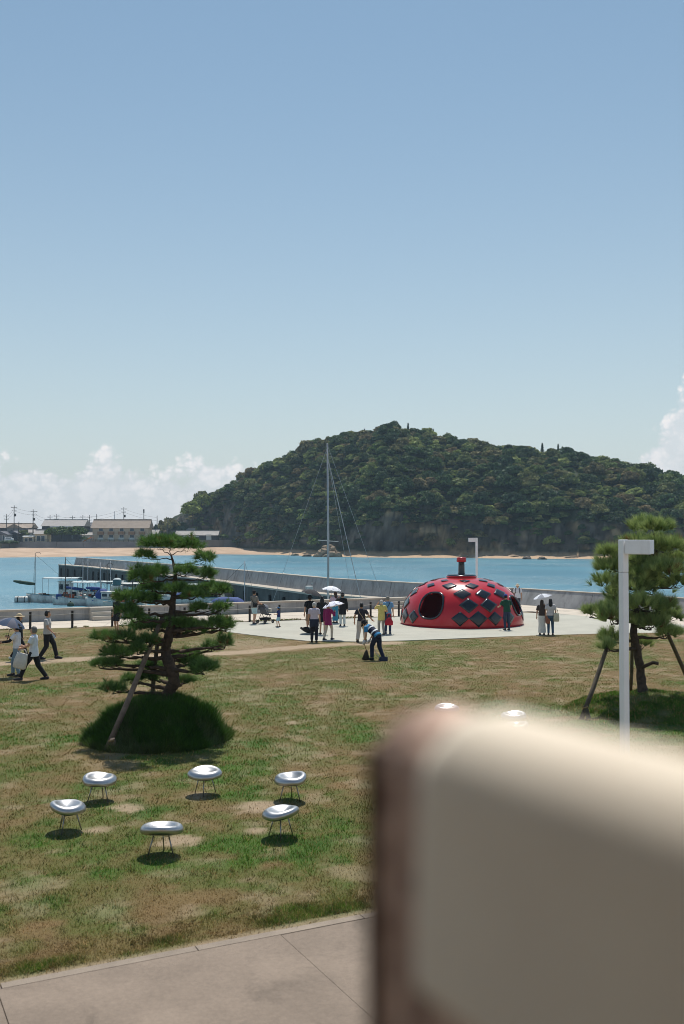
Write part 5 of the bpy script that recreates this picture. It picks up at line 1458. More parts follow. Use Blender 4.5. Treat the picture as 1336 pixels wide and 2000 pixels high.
MB().tube([hb, Vector((-.08, 0, .1))], .012, 8).build('handle', 'umbrella_steel', t, True)
MB().box((.05, 0, .02), (.30, .26, .02)).box((.19, 0, .09), (.02, .26, .14)).box((.05, .125, .08), (.28, .012, .12)).box((.05, -.125, .08), (.28, .012, .12)).build('pan', cloth((44, 52, 76)), t)
Q = person('white haired woman in yellow top and grey trousers raising a camera', 745, 1240, 1.58, 15, (206, 190, 112), (150, 146, 140), (90, 84, 80), hair='short', hairm='hair_white', arm_l=(-.06, .28, .08), arm_r=(.02, .22, -.22), hem=.72, stride=(.1, -.08))
tote('bright red bag on the arm of the woman in yellow', Q['p'] + Vector((.34, -.05, .98)), (.36, .18, .34), (176, 32, 52), R(20), 0, handle=.2, taper=.55, name='handbag')
Rr = person('man in light blue shirt and navy trousers beside the woman in yellow', 757.5, 1238, 1.72, -10, (110, 156, 200), (42, 58, 88), (56, 66, 92), hair='short', hairm='hair_grey', hem=.92, arm_l=(.04, .3, -.02))
crossbody('dark strap bag of the man in light blue shirt', Rr, (30, 34, 48), -1, (.2, .08, .2), .98)
person('person in green tee and blue cap leaning to the dome', 990.5, 1231, 1.70, 12, (24, 74, 54), (44, 56, 80), (60, 60, 66), hat='cap', hatc=(44, 58, 130), lean=14, arm_l=(.1, .3, -.3), arm_r=(.02, .2, -.42))
S_ = person('person in white tee and straw hat half hidden behind the dome', 1011, 1196, 1.66, 170, (222, 222, 226), (70, 70, 80), (60, 60, 64), hat='sun', hatc=(210, 196, 170))
backpack('dark backpack on the person behind the dome', S_, (40, 42, 56))
T_ = person('long haired woman in dark brown top and pale printed skirt', 1058.5, 1240, 1.58, -12, (74, 62, 58), (212, 206, 196), (40, 36, 36), legs='skirt', skirt_hem=.12, wide=.85, hair='long', hairm='hair_brown', hem=.94, arm_r=(-.02, .26, .0))
for ch in T_['o'].children:
    if ch.name.startswith('skirt'): ch.data.materials.clear(); ch.data.materials.append(P_SKIRT)
U_ = person('long haired woman in white top and blue jeans sharing an umbrella', 1075.5, 1240.5, 1.64, -8, (206, 202, 204), (66, 92, 114), (70, 52, 48), hair='long', hem=.92)
umbrella('silver white umbrella shared by the two long haired women', T_['wr'], T_['wr'] + Vector((-.12, 0, .50)), .44, .14, (214, 216, 222), (150, 152, 160))
tote('tan brown shoulder bag between the two long haired women', T_['p'] + Vector((.24, -.12, 1.08)), (.20, .10, .36), (160, 106, 84), R(5), handle=.2, name='handbag')
tote('cream tote bag on the woman in blue jeans', U_['p'] + Vector((.24, -.10, 1.20)), (.26, .10, .38), (206, 200, 178), R(8), handle=.2, name='tote_bag')
# umbrella lying open and upside down on the plaza
gg = G(604, 1239)
t = umbrella('open black umbrella lying upside down on the plaza', gg + Vector((.02, 0, .66)), gg + Vector((0, 0, .05)), .44, .22, (26, 26, 30))

# pram -------------------------------------------------------------------
def build_pram():
    b = G(517, 1217.5)
    t = thing('pram', 'grey folding pram with black frame beside the toddler', 'pram', b, R(-35))
    mat('pram_frame', S(30, 30, 34), .45, .1, 6, metal=.3)
    fr = 'pram_frame'
    for sd in (-1, 1):
        MB().tube([(sd * .22, -.34, 1.0), (sd * .22, -.1, .72), (sd * .22, .1, .42), (sd * .22, .34, .1)], .014, 8).build('frame_tube', fr, t, True)
        MB().tube([(sd * .22, .02, .56), (sd * .22, -.26, .1)], .014, 8).build('frame_tube', fr, t, True)
        for y in (-.28, .36):
            w = MB().lathe([(.085, -.022), (.092, -.012), (.092, .012), (.085, .022), (.05, .022), (.05, -.022), (.085, -.022)], 20, cap=False)
            w.v = [(v[2] + sd * .24, v[1] + y, v[0] + .092) for v in w.v]
            o = w.build('wheel', 'rubber', t, True)
            h = MB().lathe([(.05, -.012), (.05, .012), (.01, .02), (.0, .02)], 14, cap=False); h.v = [(v[2] + sd * .24, v[1] + y, v[0] + .092) for v in h.v]; h.build('hub', 'umbrella_steel', o, True)
    MB().tube([(-.22, -.34, 1.0), (.22, -.34, 1.0)], .018, 8).build('handlebar', fr, t, True)
    MB().box((0, .05, .24), (.40, .46, .12), 0, .03).build('basket', cloth((30, 30, 34)), t, True)
    s = MB(); vs = [(x * .2, y, z) for (y, z) in ((.30, .40), (.22, .44), (0, .46), (-.12, .56), (-.22, .86)) for x in (-1, 1)]
    s.add(vs, [(i, i + 1, i + 3, i + 2) for i in range(0, 8, 2)]); o = s.build('seat_cloth', cloth((96, 98, 106)), t, True); md = o.modifiers.new('t', 'SOLIDIFY'); md.thickness = .04
    vs = []; n = 9
    for i in range(n):
        a = R(100) * i / (n - 1)
        for j in range(9):
            b2 = PI * j / 8
            vs.append((.23 * math.cos(b2), -.16 + (.30 * math.sin(a)) * (.35 + .65 * math.sin(b2)) * 1.0 - .1 * math.cos(a), .70 + .30 * math.sin(b2) * math.cos(a * .55)))
    o = MB().add(vs, [(i * 9 + j, i * 9 + j + 1, (i + 1) * 9 + j + 1, (i + 1) * 9 + j) for i in range(n - 1) for j in range(8)]).build('hood', cloth((112, 116, 124)), t, True); md = o.modifiers.new('t', 'SOLIDIFY'); md.thickness = .015
    MB().box((0, .36, .66), (.3, .12, .18), 0, .05).build('snack_bag', cloth((206, 200, 188)), t, True)
build_pram()
# ------------------------------------------------------------------ boats
mat('boat_white', S(206, 206, 200), .5, .2, 1.5, fine=.25, streak=.35)
mat('boat_blue', S(96, 140, 152), .5, .08, 2)
mat('boat_deck', S(186, 184, 174), .8, .12, 3)
mat('canopy_pale', S(186, 196, 196), .6, .06, 2)
mat('tarp_blue', S(38, 66, 128), .75, .15, 4)
mat('tarp_green', S(58, 78, 66), .85, .2, 4)
mat('boat_glass', S(34, 48, 58), .12, .05, 2)
mat('mast_metal', S(176, 178, 180), .45, .06, 4, metal=.4)
mat('mast_dark', S(74, 70, 66), .7, .15, 4)
mat('rust_red', S(150, 78, 56), .8, .2, 4)
def boat(label, px, py, L, heading, beam=1.9, free=.75, hull='boat_white', low='boat_blue', canopy=None, cabin=None, masts=(), cover=None, gear=True, kind='fishing_boat', boom=None, depth=None):
    p = G(px, py, SEA) if depth is None else Vector(((px - 668) * depth / FPX, depth, SEA))
    t = thing(kind, label, 'boat', p, R(heading), 'boats moored in the harbour')
    n = 13; k = 9; V = []; D = []
    for i in range(n):
        s = i / (n - 1); x = (s - .5) * L
        hb = beam / 2 * (1 - max(0, (s - .45) / .55) ** 2.2) * (0.86 + .14 * min(1, s * 4)); sheer = free * (.82 + .55 * max(0, s - .35) ** 1.6)
        kz = -.35 * (1 - max(0, (s - .7) / .3) ** 2)
        for j in range(k):
            u = j / (k - 1) * 2 - 1; f = abs(u)
            y = math.copysign(hb * f ** .55, u) * (0.86 + .14 * f); z = kz + (sheer - kz) * f ** 2.4
            V.append((x + (.32 * max(0, s - .6) ** 1.0 * f), y, z))
        D.append((x, hb * .93, sheer))
    F = [(i * k + j, (i + 1) * k + j, (i + 1) * k + j + 1, i * k + j + 1) for i in range(n - 1) for j in range(k - 1)]
    F.append(tuple(range(k)))
    h = MB().add(V, F).build('hull', hull, t, True)
    md = h.modifiers.new('t', 'SOLIDIFY'); md.thickness = .05
    dv = []
    for i, (x, hb, sh) in enumerate(D): dv += [(x, -hb, sh * .78), (x, hb, sh * .78)]
    MB().add(dv, [(2 * i, 2 * i + 2, 2 * i + 3, 2 * i + 1) for i in range(n - 1)]).build('deck', 'boat_deck', t)
    for sd in (0, k - 1):
        MB().tube([Vector(V[i * k + sd]) + Vector((0, 0, .01)) for i in range(n)], .045, 6).build('gunwale', low, t, True)
        lo = 1 if sd == 0 else k - 2
        MB().tube([Vector(V[i * k + lo]) * .5 + Vector(V[i * k + sd]) * .5 for i in range(n)], .035, 6).build('rubbing_strake', low, t, True)
    if cabin:
        cx, cl, cw, ch = cabin
        b = MB().box((cx, 0, free * .75 + ch / 2), (cl, cw, ch), 0, .08).build('cabin', 'boat_white', t)
        MB().box((cx, 0, free * .75 + ch + .04), (cl * 1.12, cw * 1.08, .07), 0, .02).build('cabin_roof', 'boat_white', t)
        for sd in (-1, 1):
            for q in (-.25, .25): MB().box((cx + q * cl, sd * (cw / 2 + .006), free * .75 + ch * .66), (cl * .34, .012, ch * .36)).build('window', 'boat_glass', t)
        MB().box((cx + cl / 2 + .006, 0, free * .75 + ch * .66), (.012, cw * .8, ch * .36)).build('window', 'boat_glass', t)
    if canopy:
        c0, c1, cw, cz, cm = canopy
        vs = []; 
        for i in range(9):
            x = c0 + (c1 - c0) * i / 8
            for j in range(7):
                u = j / 6 * 2 - 1; vs.append((x, u * cw / 2, cz + .12 * (1 - u * u) - .03 * math.sin(PI * i / 8) * (i % 2)))
        o = MB().add(vs, [(i * 7 + j, (i + 1) * 7 + j, (i + 1) * 7 + j + 1, i * 7 + j + 1) for i in range(8) for j in range(6)]).build('canopy', cm, t, True)
        md = o.modifiers.new('t', 'SOLIDIFY'); md.thickness = .03
        for x in (c0 + .05, (c0 + c1) / 2, c1 - .05):
            for sd in (-1, 1): MB().tube([(x, sd * cw * .46, free * .5), (x, sd * cw * .46, cz)], .022, 6).build('canopy_post', 'mast_metal', t)
    for (mx, mh, mm, top) in masts:
        m = MB().tube([(mx, 0, free * .5), (mx, 0, mh)], [.05, .035], 8).build('mast', mm, t, True)
        if top: MB().tube([(mx, 0, mh), (mx - .1, 0, mh + .08), (mx - .5, 0, mh + .08), (mx - .55, 0, mh - .1)], .025, 6).build('mast_bracket', mm, m)
        for ex in (-L * .42, L * .42): MB().tube([(mx, 0, mh * .97), (ex, 0, free * .95)], .010, 4).build('stay', 'mast_dark', m)
    if boom:
        x0, z0, x1, z1, bm_, br = boom
        pts = [Vector((x0, 0, z0)).lerp(Vector((x1, 0, z1)), i / 10) for i in range(11)]
        MB().tube([q + Vector((0, 0, -.03 * math.sin(PI * i / 10))) for i, q in enumerate(pts)], [br * (.45 + .75 * math.sin(PI * (.12 + .8 * i / 10)) * (.85 + .3 * random.random())) for i in range(11)], 8).build('furled_sail', bm_, t, True)
    if cover:
        cx, cl, cw, ch, cm = cover
        vs = []; m = 9
        for i in range(m):
            for j in range(m):
                u = i / (m - 1) * 2 - 1; v = j / (m - 1) * 2 - 1
                vs.append((cx + u * cl / 2, v * cw / 2, free * .7 + ch * (1 - abs(v) ** 2.5) * (1 - abs(u) ** 4) + .03 * math.sin(i * 2.1 + j)))
        MB().add(vs, [(i * m + j, (i + 1) * m + j, (i + 1) * m + j + 1, i * m + j + 1) for i in range(m - 1) for j in range(m - 1)]).build('tarpaulin', cm, t, True)
    if gear:
        r = random.Random(int(px * 7 + py)); 
        for q in range(14):
            x = (r.random() - .5) * L * .78; y = (r.random() - .5) * beam * .5; s = .14 + .16 * r.random()
            mm = r.choice(['boat_white', 'mast_dark', 'rust_red', 'tarp_blue', 'boat_deck', 'rubber'])
            if r.random() < .5: MB().box((x, y, free * .72 + s), (s * 2, s * 1.6, s * 2), r.random() * 3, .03).build('deck_crate', mm, t)
            else: MB().lathe([(s * .8, 0), (s, .05), (s, s * 1.6), (s * .6, s * 1.9), (0, s * 1.95)], 12, (x, y, free * .66), False).build('deck_drum', mm, t, True)
        for q in range(3):
            x = (q - 1) * L * .28; MB().lathe([(.0, -.12), (.1, -.1), (.13, 0), (.1, .25), (.03, .32)], 10, (x, -beam * .52, free * .25), False).build('fender', r.choice(['boat_white', 'rubber', 'rust_red']), t, True)
    return t
boat('pale fishing boat furthest left with dark mast and furled green sail over the bow', 112, 1176, 6.2, 176, 2.0, .8, canopy=(-2.4, 1.3, 1.7, 2.45, 'canopy_pale'), masts=[(2.35, 5.0, 'mast_dark', True)], boom=(2.35, 1.85, 4.6, 2.15, 'tarp_green', .16), cabin=(-.9, 1.2, 1.2, 1.5))
boat('white and pale blue work boat with two masts beside the leftmost boat', 156, 1181, 5.4, 172, 1.9, .75, canopy=(-2.0, .6, 1.6, 2.2, 'canopy_pale'), masts=[(1.5, 4.7, 'mast_dark', False), (-.3, 4.5, 'mast_metal', True)], boom=(1.4, 1.7, -.6, 1.5, 'tarp_blue', .12))
boat('white motor boat with dark blue windscreen cover in front of the breakwater', 213, 1184, 4.6, 168, 1.9, .8, cabin=(-.2, 1.5, 1.3, .75), cover=(.7, 1.5, 1.35, 1.1, 'tarp_blue'), masts=[(.9, 4.2, 'mast_metal', False)], boom=(.9, 1.7, 2.4, 1.75, 'tarp_blue', .14))
boat('low white boat with long pale canopy behind the motor boat', 198, 1166, 6.5, 180, 2.0, .7, canopy=(-2.6, 2.2, 1.8, 1.7, 'canopy_pale'), masts=[(-1.0, 4.0, 'mast_metal', False)])
boat('white canopied boat seen just left of the cloud pruned pine', 262, 1172, 6.2, 182, 2.0, .7, canopy=(-2.4, 2.2, 1.8, 1.75, 'boat_white'), cabin=(1.2, 1.0, 1.2, .8))
boat('white open boat glimpsed behind the trunk of the cloud pruned pine', 322, 1177, 6.0, 176, 2.0, .75, cabin=(-.8, 1.4, 1.3, 1.0), masts=[(.8, 3.4, 'mast_metal', False)])
boat('white boat moored behind the right branches of the cloud pruned pine', 392, 1179, 6.4, 184, 2.1, .8, canopy=(-1.8, 1.2, 1.8, 1.9, 'canopy_pale'), cover=(1.8, 1.6, 1.4, .6, 'tarp_blue'))
boat('boat with a blue tarpaulin and pale mast right of the cloud pruned pine', 450, 1180, 5.4, 184, 2.0, 1.05, cover=(.2, 3.4, 1.7, .75, 'tarp_blue'), masts=[(-1.25, 4.6, 'mast_metal', False)], gear=False, depth=86)
boat('small white skiff with a thin mast between the work boat and the motor boat', 183, 1176, 4.2, 186, 1.5, .6, masts=[(.6, 4.4, 'mast_metal', False)], boom=(.6, 1.4, -1.2, 1.3, 'tarp_blue', .1))
boat('small grey skiff with crates close to the harbour wall steps', 243, 1187, 4.0, 170, 1.5, .6, hull='boat_deck', masts=[(-.8, 3.6, 'mast_dark', False)])
boat('small open boat with a short dark mast left of the white canopied boat', 228, 1172, 4.4, 190, 1.6, .65, masts=[(1.0, 3.8, 'mast_dark', True)], cabin=(-.6, 1.0, 1.0, .8))
sb = boat('sailing yacht with a very tall pale mast behind the crowd', 641, 1190, 9.0, 184, 2.6, 1.0, gear=False, cabin=(.5, 3.0, 1.6, .5), kind='sailing_yacht', depth=70)
mh = W(641, 866, 70).z - SEA
m = MB().tube([(0, 0, .7), (0, 0, mh * .5), (.06, 0, mh)], [.085, .08, .05], 10).build('mast', 'mast_metal', sb, True)
zs = W(641, 1056.5, 70).z - SEA
MB().tube([(-.72, .1, zs - .05), (.72, -.1, zs + .06)], .035, 6).build('spreader', 'boat_white', m)
for ex, z0, z1, rr in ((-2.6, mh * .93, 1.0, .028), (-1.9, mh * .93, 1.2, .012), (4.2, mh * .98, 1.2, .012), (-4.3, mh * .99, 1.1, .012)):
    MB().tube([(.05, 0, z0), (ex, 0, z1)], rr, 5).build('stay', 'mast_metal', m)
MB().tube([(-.2, 0, mh + .25), (.25, 0, mh + .3)], .015, 5).build('wind_vane', 'mast_dark', m); MB().tube([(.06, 0, mh), (.06, 0, mh + .28)], .012, 5).build('vane_rod', 'mast_dark', m)
MB().tube([(0, 0, 1.9), (3.4, 0, 1.75)], .09, 8).build('boom', 'tarp_blue', m, True)
rb = W(604, 1152, 70); lx = -(rb.x - sb.location.x)
MB().tube([(lx, 0, .8), (lx, 0, rb.z - SEA)], .04, 7).build('radar_pole', 'mast_metal', sb); MB().box((lx, 0, rb.z - SEA + .14), (.52, .4, .28), 0, .06).build('radar_box', 'boat_white', sb)
MB().tube([(lx - .2, 0, rb.z - SEA + .28), (lx - .2, 0, rb.z - SEA + .42)], .02, 6).ball((lx - .2, 0, rb.z - SEA + .46), .05, 8, 6).build('antenna', 'boat_white', sb)
# floats and tank
p = G(43, 1176, SEA)
t = thing('mooring_float', 'white foam mooring float left of the leftmost boat', 'float', p); MB().tube([(-.7, 0, .25), (-.66, 0, .25), (.66, 0, .25), (.7, 0, .25)], [.3, .36, .36, .3], 14).build('drum', 'boat_white', t, True)
for x in (-.35, .35): MB().tube([(x - .04, 0, .25), (x + .04, 0, .25)], .37, 14).build('band', 'rubber', t)
for px, py, mm, lab in ((92, 1174, 'rust_red', 'orange red buoy floating under the leftmost boat bow'), (138, 1184, 'tarp_green', 'green buoy floating beside the work boat')):
    p = G(px, py, SEA); t = thing('buoy', lab, 'buoy', p); MB().ball((0, 0, .1), .33, 14, 10).build('ball', mm, t, True); MB().tube([(0, 0, .4), (0, 0, .5)], .06, 8).build('eye', 'rubber', t)
mat('teal_tank', S(62, 108, 118), .6, .12, 2)
p = W(229, 1143.5, 104.5)
t = thing('water_tank', 'teal covered tank standing on the canopied boats', 'tank', p); MB().box((0, 0, .30), (.82, .7, .6), 0, .1).build('tank_body', 'teal_tank', t); MB().lathe([(.42, .6), (.36, .7), (.2, .78), (0, .79)], 14, cap=False).build('lid', 'canopy_pale', t, True)
MB().box((0, 0, -.55), (1.2, 1.0, 1.1), 0, .05).build('stand', 'boat_white', t)

# ------------------------------------------------------------------ village
mat('wall_beige', S(190, 178, 160), .9, .06, .4); mat('wall_cream', S(206, 192, 166), .9, .06, .4); mat('wall_grey', S(128, 130, 136), .9, .08, .4); mat('wall_dark', S(66, 66, 72), .9, .1, .5); mat('wall_white', S(206, 206, 204), .9, .05, .4)
mat('roof_grey', S(164, 158, 154), .8, .08, .6); mat('roof_brown', S(158, 142, 128), .85, .08, .6); mat('roof_dark', S(96, 96, 104), .8, .1, .6); mat('win_dark', S(52, 70, 86), .15, .1, .5); mat('balcony_brown', S(146, 118, 98), .85, .08, 1); mat('sheet_white', S(226, 228, 230), .7, .03, 1)
VZ = 2.5
def house(label, px0, px1, py_eave, py_ridge, D, depth, wall, roof, storeys=1, wins=(), gable='side', group=None, base=VZ, over=.5, name='house', cat='house'):
    x0 = (px0 - 668) * D / FPX; x1 = (px1 - 668) * D / FPX; w = x1 - x0
    ze = W(0, py_eave, D).z - base; zr = W(0, py_ridge, D).z - base
    t = thing(name, label, cat, ((x0 + x1) / 2, D, base), 0, group)
    MB().box((0, depth / 2, (ze - .02) / 2), (w, depth, ze - .02)).build('wall', wall, t)
    hw = w / 2 + over; y0, y1 = -over, depth + over; th = .22
    if gable == 'side':      # ridge runs along x, slope faces the viewer
        ym = depth / 2
        vs = [(-hw, y0, ze), (hw, y0, ze), (hw, ym, zr), (-hw, ym, zr), (-hw, y1, ze), (hw, y1, ze)]
        fs = [(0, 1, 2, 3), (3, 2, 5, 4), (0, 3, 4), (1, 5, 2), (0, 4, 5, 1)]
    else:                    # gable faces the viewer
        vs = [(-hw, y0, ze), (0, y0, zr), (hw, y0, ze), (-hw, y1, ze), (0, y1, zr), (hw, y1, ze)]
        fs = [(0, 3, 4, 1), (1, 4, 5, 2), (0, 1, 2), (3, 5, 4), (0, 2, 5, 3)]
    rf = MB().add(vs, fs).build('roof', roof, t)
    if gable == 'side': MB().box((0, depth / 2, zr + .08), (w + 2 * over, .5, .22)).build('ridge_cap', roof, rf)
    else: MB().box((0, depth / 2, zr + .08), (.5, depth + 2 * over, .22)).build('ridge_cap', roof, rf)
    for (fx, fz, ww, wh, mm) in wins:
        f = MB().box((fx * w / 2, -.05, fz), (ww, .1, wh)).build('window', 'wall_white', t); MB().box((fx * w / 2, -.11, fz), (ww - .25, .04, wh - .25)).build('pane', mm, f)
    return t
ap = house('two storey beige apartment block with five brown balconies', 181, 289, 1031.5, 1014.5, 412, 9, 'wall_beige', 'roof_brown', over=.7, name='apartment_building', cat='building')
wA = (289 - 181) * 412 / FPX
for i, px in enumerate((197.5, 217.5, 238, 258, 278)):
    fx = (px - 235) * 412 / FPX; zt = W(0, 1031, 412).z - VZ
    z = W(0, 1036.5, 412).z - VZ; wi = MB().box((fx, -.06, z), (1.75, .12, 2.1)).build('window', 'wall_white', ap); MB().box((fx, -.13, z), (1.5, .04, 1.9)).build('pane', 'win_dark', wi)
    z = W(0, 1038.6, 412).z - VZ - .55; b = MB().box((fx, -.65, z), (2.5, 1.1, 1.25)).build('balcony', 'balcony_brown', ap); MB().box((fx, -.65, z + .68), (2.6, 1.2, .1)).build('balcony_rail', 'wall_beige', b)
    z = W(0, 1050, 412).z - VZ; wi = MB().box((fx, -.06, z), (1.9, .12, 2.4)).build('window', 'wall_white', ap); MB().box((fx, -.13, z), (1.6, .04, 2.2)).build('pane', 'win_dark', wi)
    MB().box((fx, -.8, z - .55), (2.4, .08, 1.1)).build('terrace_screen', 'canopy_pale', ap)
MB().box((0, -.012, W(0, 1043.5, 412).z - VZ), (wA, .02, .16)).build('string_course', 'wall_white', ap)
house('large house with broad grey roof behind the round trees', 82, 163, 1027.5, 1014.5, 425, 11, 'wall_dark', 'roof_grey')
x = W(123, 1029, 424)
t = thing('awning', 'long white awning sheet under the broad grey roof', 'awning', (x.x, 422.5, x.z)); MB().box((0, 0, 0), (9.8, 2.0, .35), 0, .05).build('sheet', 'sheet_white', t); MB().tube([(-4.6, -.9, -.1), (-4.6, -.9, -5)], .07, 6).build('post', 'mast_metal', t); MB().tube([(4.6, -.9, -.1), (4.6, -.9, -5)], .07, 6).build('post', 'mast_metal', t)
house('small cream hut with grey hip roof at the left of the round trees', 68, 92, 1043, 1035, 406, 6, 'wall_cream', 'roof_grey', wins=((-.35, 1.6, 1.6, 2.2, 'win_dark'), (.35, 1.6, 1.6, 2.2, 'win_dark')))
house('low flat cream shelter beside the cream hut', 46, 66, 1048, 1046.5, 405.5, 4, 'wall_cream', 'wall_white', wins=((-.4, 1.0, 1.2, 1.5, 'win_dark'), (.4, 1.2, 1.6, 1.3, 'wall_dark')))
house('grey gabled house with dark window at far left of the village', 14, 42, 1031, 1023, 428, 9, 'wall_grey', 'roof_brown', gable='front', wins=((-.1, 3.6, 2.2, 1.5, 'win_dark'),))
house('long brown roofed house behind the grey gabled house', -20, 60, 1031, 1022, 450, 10, 'wall_dark', 'roof_brown')
house('small dark gabled shed in front of the grey gabled house', 12, 34, 1042, 1035.5, 414, 6, 'wall_dark', 'roof_dark', gable='front')
house('grey house cut by the left edge of the picture', -14, 14, 1044, 1037, 407, 7, 'wall_grey', 'roof_dark', gable='front', wins=((.55, 1.6, 1.0, 2.8, 'win_dark'),))
house('white walled house left of the cream hut', 52, 76, 1040, 1033.5, 435, 8, 'wall_white', 'roof_grey')
house('dark roofed narrow house between the two large roofs', 163, 182, 1030, 1021, 440, 9, 'wall_grey', 'roof_dark', wins=((-.4, 4.5, 1.8, 1.4, 'win_dark'),))
house('low pale roofed shed right below the narrow house', 160, 181, 1045, 1039, 418, 6, 'wall_white', 'roof_grey')
house('small pale gabled house right of the apartment block', 290, 307, 1043, 1034, 430, 8, 'wall_white', 'roof_grey', wins=((0, 1.5, 1.8, 1.6, 'win_dark'),))
house('dark roofed small house far behind the apartment block', 291, 312, 1034, 1029, 470, 8, 'wall_white', 'roof_dark')
lh = house('long low house with pale grey roof below the wooded hill', 344, 424, 1045.5, 1036.5, 428, 8, 'wall_dark', 'roof_grey', over=.6, wins=((.6, 2.1, 2.2, 2.3, 'wall_white'),))
MB().box((-2.0, -1.6, W(0, 1048, 428).z - VZ), (6.4, 2.2, .25)).build('porch_roof', 'sheet_white', lh)
house('rear wing with grey roof behind the long low house', 336, 377, 1040, 1032.5, 438, 7, 'wall_dark', 'roof_grey')
house('tiny white hut beside the end of the long low house', 318, 330, 1053, 1050, 424, 3, 'wall_white', 'wall_white')
for k, (px, lab) in enumerate(((104, 'round leafy tree at the left of the park row'), (121, 'second round leafy tree in the park row'), (139, 'third round leafy tree in the park row'), (153, 'round leafy tree at the right of the park row'))):
    far_tree(px, 1056, 407.5 + (k % 2), 6.0, lab, 'park_tree', seed=500 + k, group='park trees by the beach wall', wide=.62, zb=VZ)
far_tree(44, 1050, 420, 5.0, 'small dark tree between the houses at the left', seed=510, m='forest_leaf', zb=VZ)
far_tree(306, 1046, 460, 7.5, 'lone palm like tree right of the apartment block', seed=511, m='pine_dark', zb=VZ, wide=.35)
far_tree(165, 1057, 406, 2.2, 'low clipped hedge bush beside the orange slide', 'hedge_bush', seed=512, zb=VZ, wide=1.0, cat='bush')
far_tree(18, 1064, 399.5, 2.6, 'dry brown scrub on the bank at the left end of the beach', 'scrub', seed=513, zb=.6, wide=1.6, m='forest_leaf', cat='bush')
far_tree(436, 1058, 434, 3.4, 'light green bush at the right end of the long low house', 'bush', seed=514, zb=VZ, wide=.8, cat='bush')
# van, slide
p = W(17, 1054, 404); t = thing('van', 'white van parked at the far left by the beach', 'van', (p.x, 404.5, VZ), R(8))
MB().box((0, 0, 1.05), (3.4, 1.6, 1.2), 0, .25).build('body', 'sheet_white', t, True); MB().box((-.3, 0, 1.75), (2.5, 1.5, .7), 0, .2).build('cabin', 'sheet_white', t, True)
MB().box((-.1, -.76, 1.75), (1.9, .05, .45)).build('side_window', 'win_dark', t); MB().box((.98, 0, 1.7), (.05, 1.3, .45)).build('windscreen', 'win_dark', t)
for x in (-1.1, 1.1):
    for y in (-.75, .75): w = MB().lathe([(0, -.1), (.3, -.1), (.33, 0), (.3, .1), (0, .1)], 16, cap=False); w.v = [(v[0] + x, v[2] + y, v[1] + .33) for v in w.v]; w.build('wheel', 'rubber', t, True)
mat('slide_orange', S(214, 130, 48), .5, .05, 2)
p = W(170, 1057, 405); t = thing('playground_slide', 'orange playground slide beside the apartment block', 'slide', (p.x, 405, VZ))
MB().add([(-1.6, -.3, .2), (-1.6, .3, .2), (1.6, .3, 1.9), (1.6, -.3, 1.9), (-1.6, -.3, .1), (-1.6, .3, .1), (1.6, .3, 1.8), (1.6, -.3, 1.8)], [(0, 3, 2, 1), (4, 5, 6, 7), (0, 4, 7, 3), (1, 2, 6, 5)]).build('chute', 'slide_orange', t)
for sy in (-.32, .32): MB().tube([(-1.6, sy, .35), (1.6, sy, 2.1)], .08, 6).build('side_rail', 'slide_orange', t)
for sx, sy in ((1.7, -.3), (1.7, .3), (2.5, -.3), (2.5, .3)): MB().tube([(sx, sy, 0), (sx, sy, 2.7)], .05, 6).build('post', 'rust_red', t)
MB().box((2.1, 0, 1.85), (.9, .7, .1)).build('platform', 'slide_orange', t)
# fence on the beach wall
t = thing('railing', 'thin dark railing along the top of the beach wall', 'railing', (0, 402.9, VZ))
mat('rail_dark', S(70, 66, 62), .7, .1, 2)
mb = MB()
for i in range(38): mb.box((-132 + i * 1.9, 0, .6), (.14, .14, 1.2))
o = mb.build('post_row', 'rail_dark', t); o['kind'] = 'stuff'
for z in (.55, 1.15): MB().box((-97, .12, z), (70, .06, .09)).build('rail', 'rail_dark', t)
# utility poles and wires
poles = [(28, 987, 416, 'T', 'tall utility pole with two crossarms at the far left of the village'), (65, 995, 410, 'L', 'thick utility pole with transformer left of the broad grey roof'), (13, 1004, 440, 'T', 'short utility pole behind the leftmost houses'), (37, 1019, 412, 'N', 'small lamp pole between the left houses'), (98, 1006, 455, 'T', 'utility pole just above the left end of the broad grey roof'), (111, 1004, 460, 'T', 'utility pole second above the broad grey roof'), (142, 1007, 455, 'T', 'utility pole near the right end of the broad grey roof'), (162, 1006, 462, 'T', 'utility pole left of the apartment block roof'), (175, 1006, 450, 'T', 'utility pole beside the left gable of the apartment block'), (189, 1004, 470, 'N', 'bare pole over the left roof end of the apartment block'), (224, 998, 480, 'N', 'pale antenna mast above the apartment roof'), (242, 990, 440, 'T', 'tall utility pole with transformer behind the apartment roof'), (281, 1000, 455, 'N', 'dark siren pole over the right roof end of the apartment block'), (307, 1007, 436, 'N', 'thin bare pole right of the apartment block'), (328, 1014, 432, 'N', 'thin pale pole in front of the wooded slope')]
tops = {}
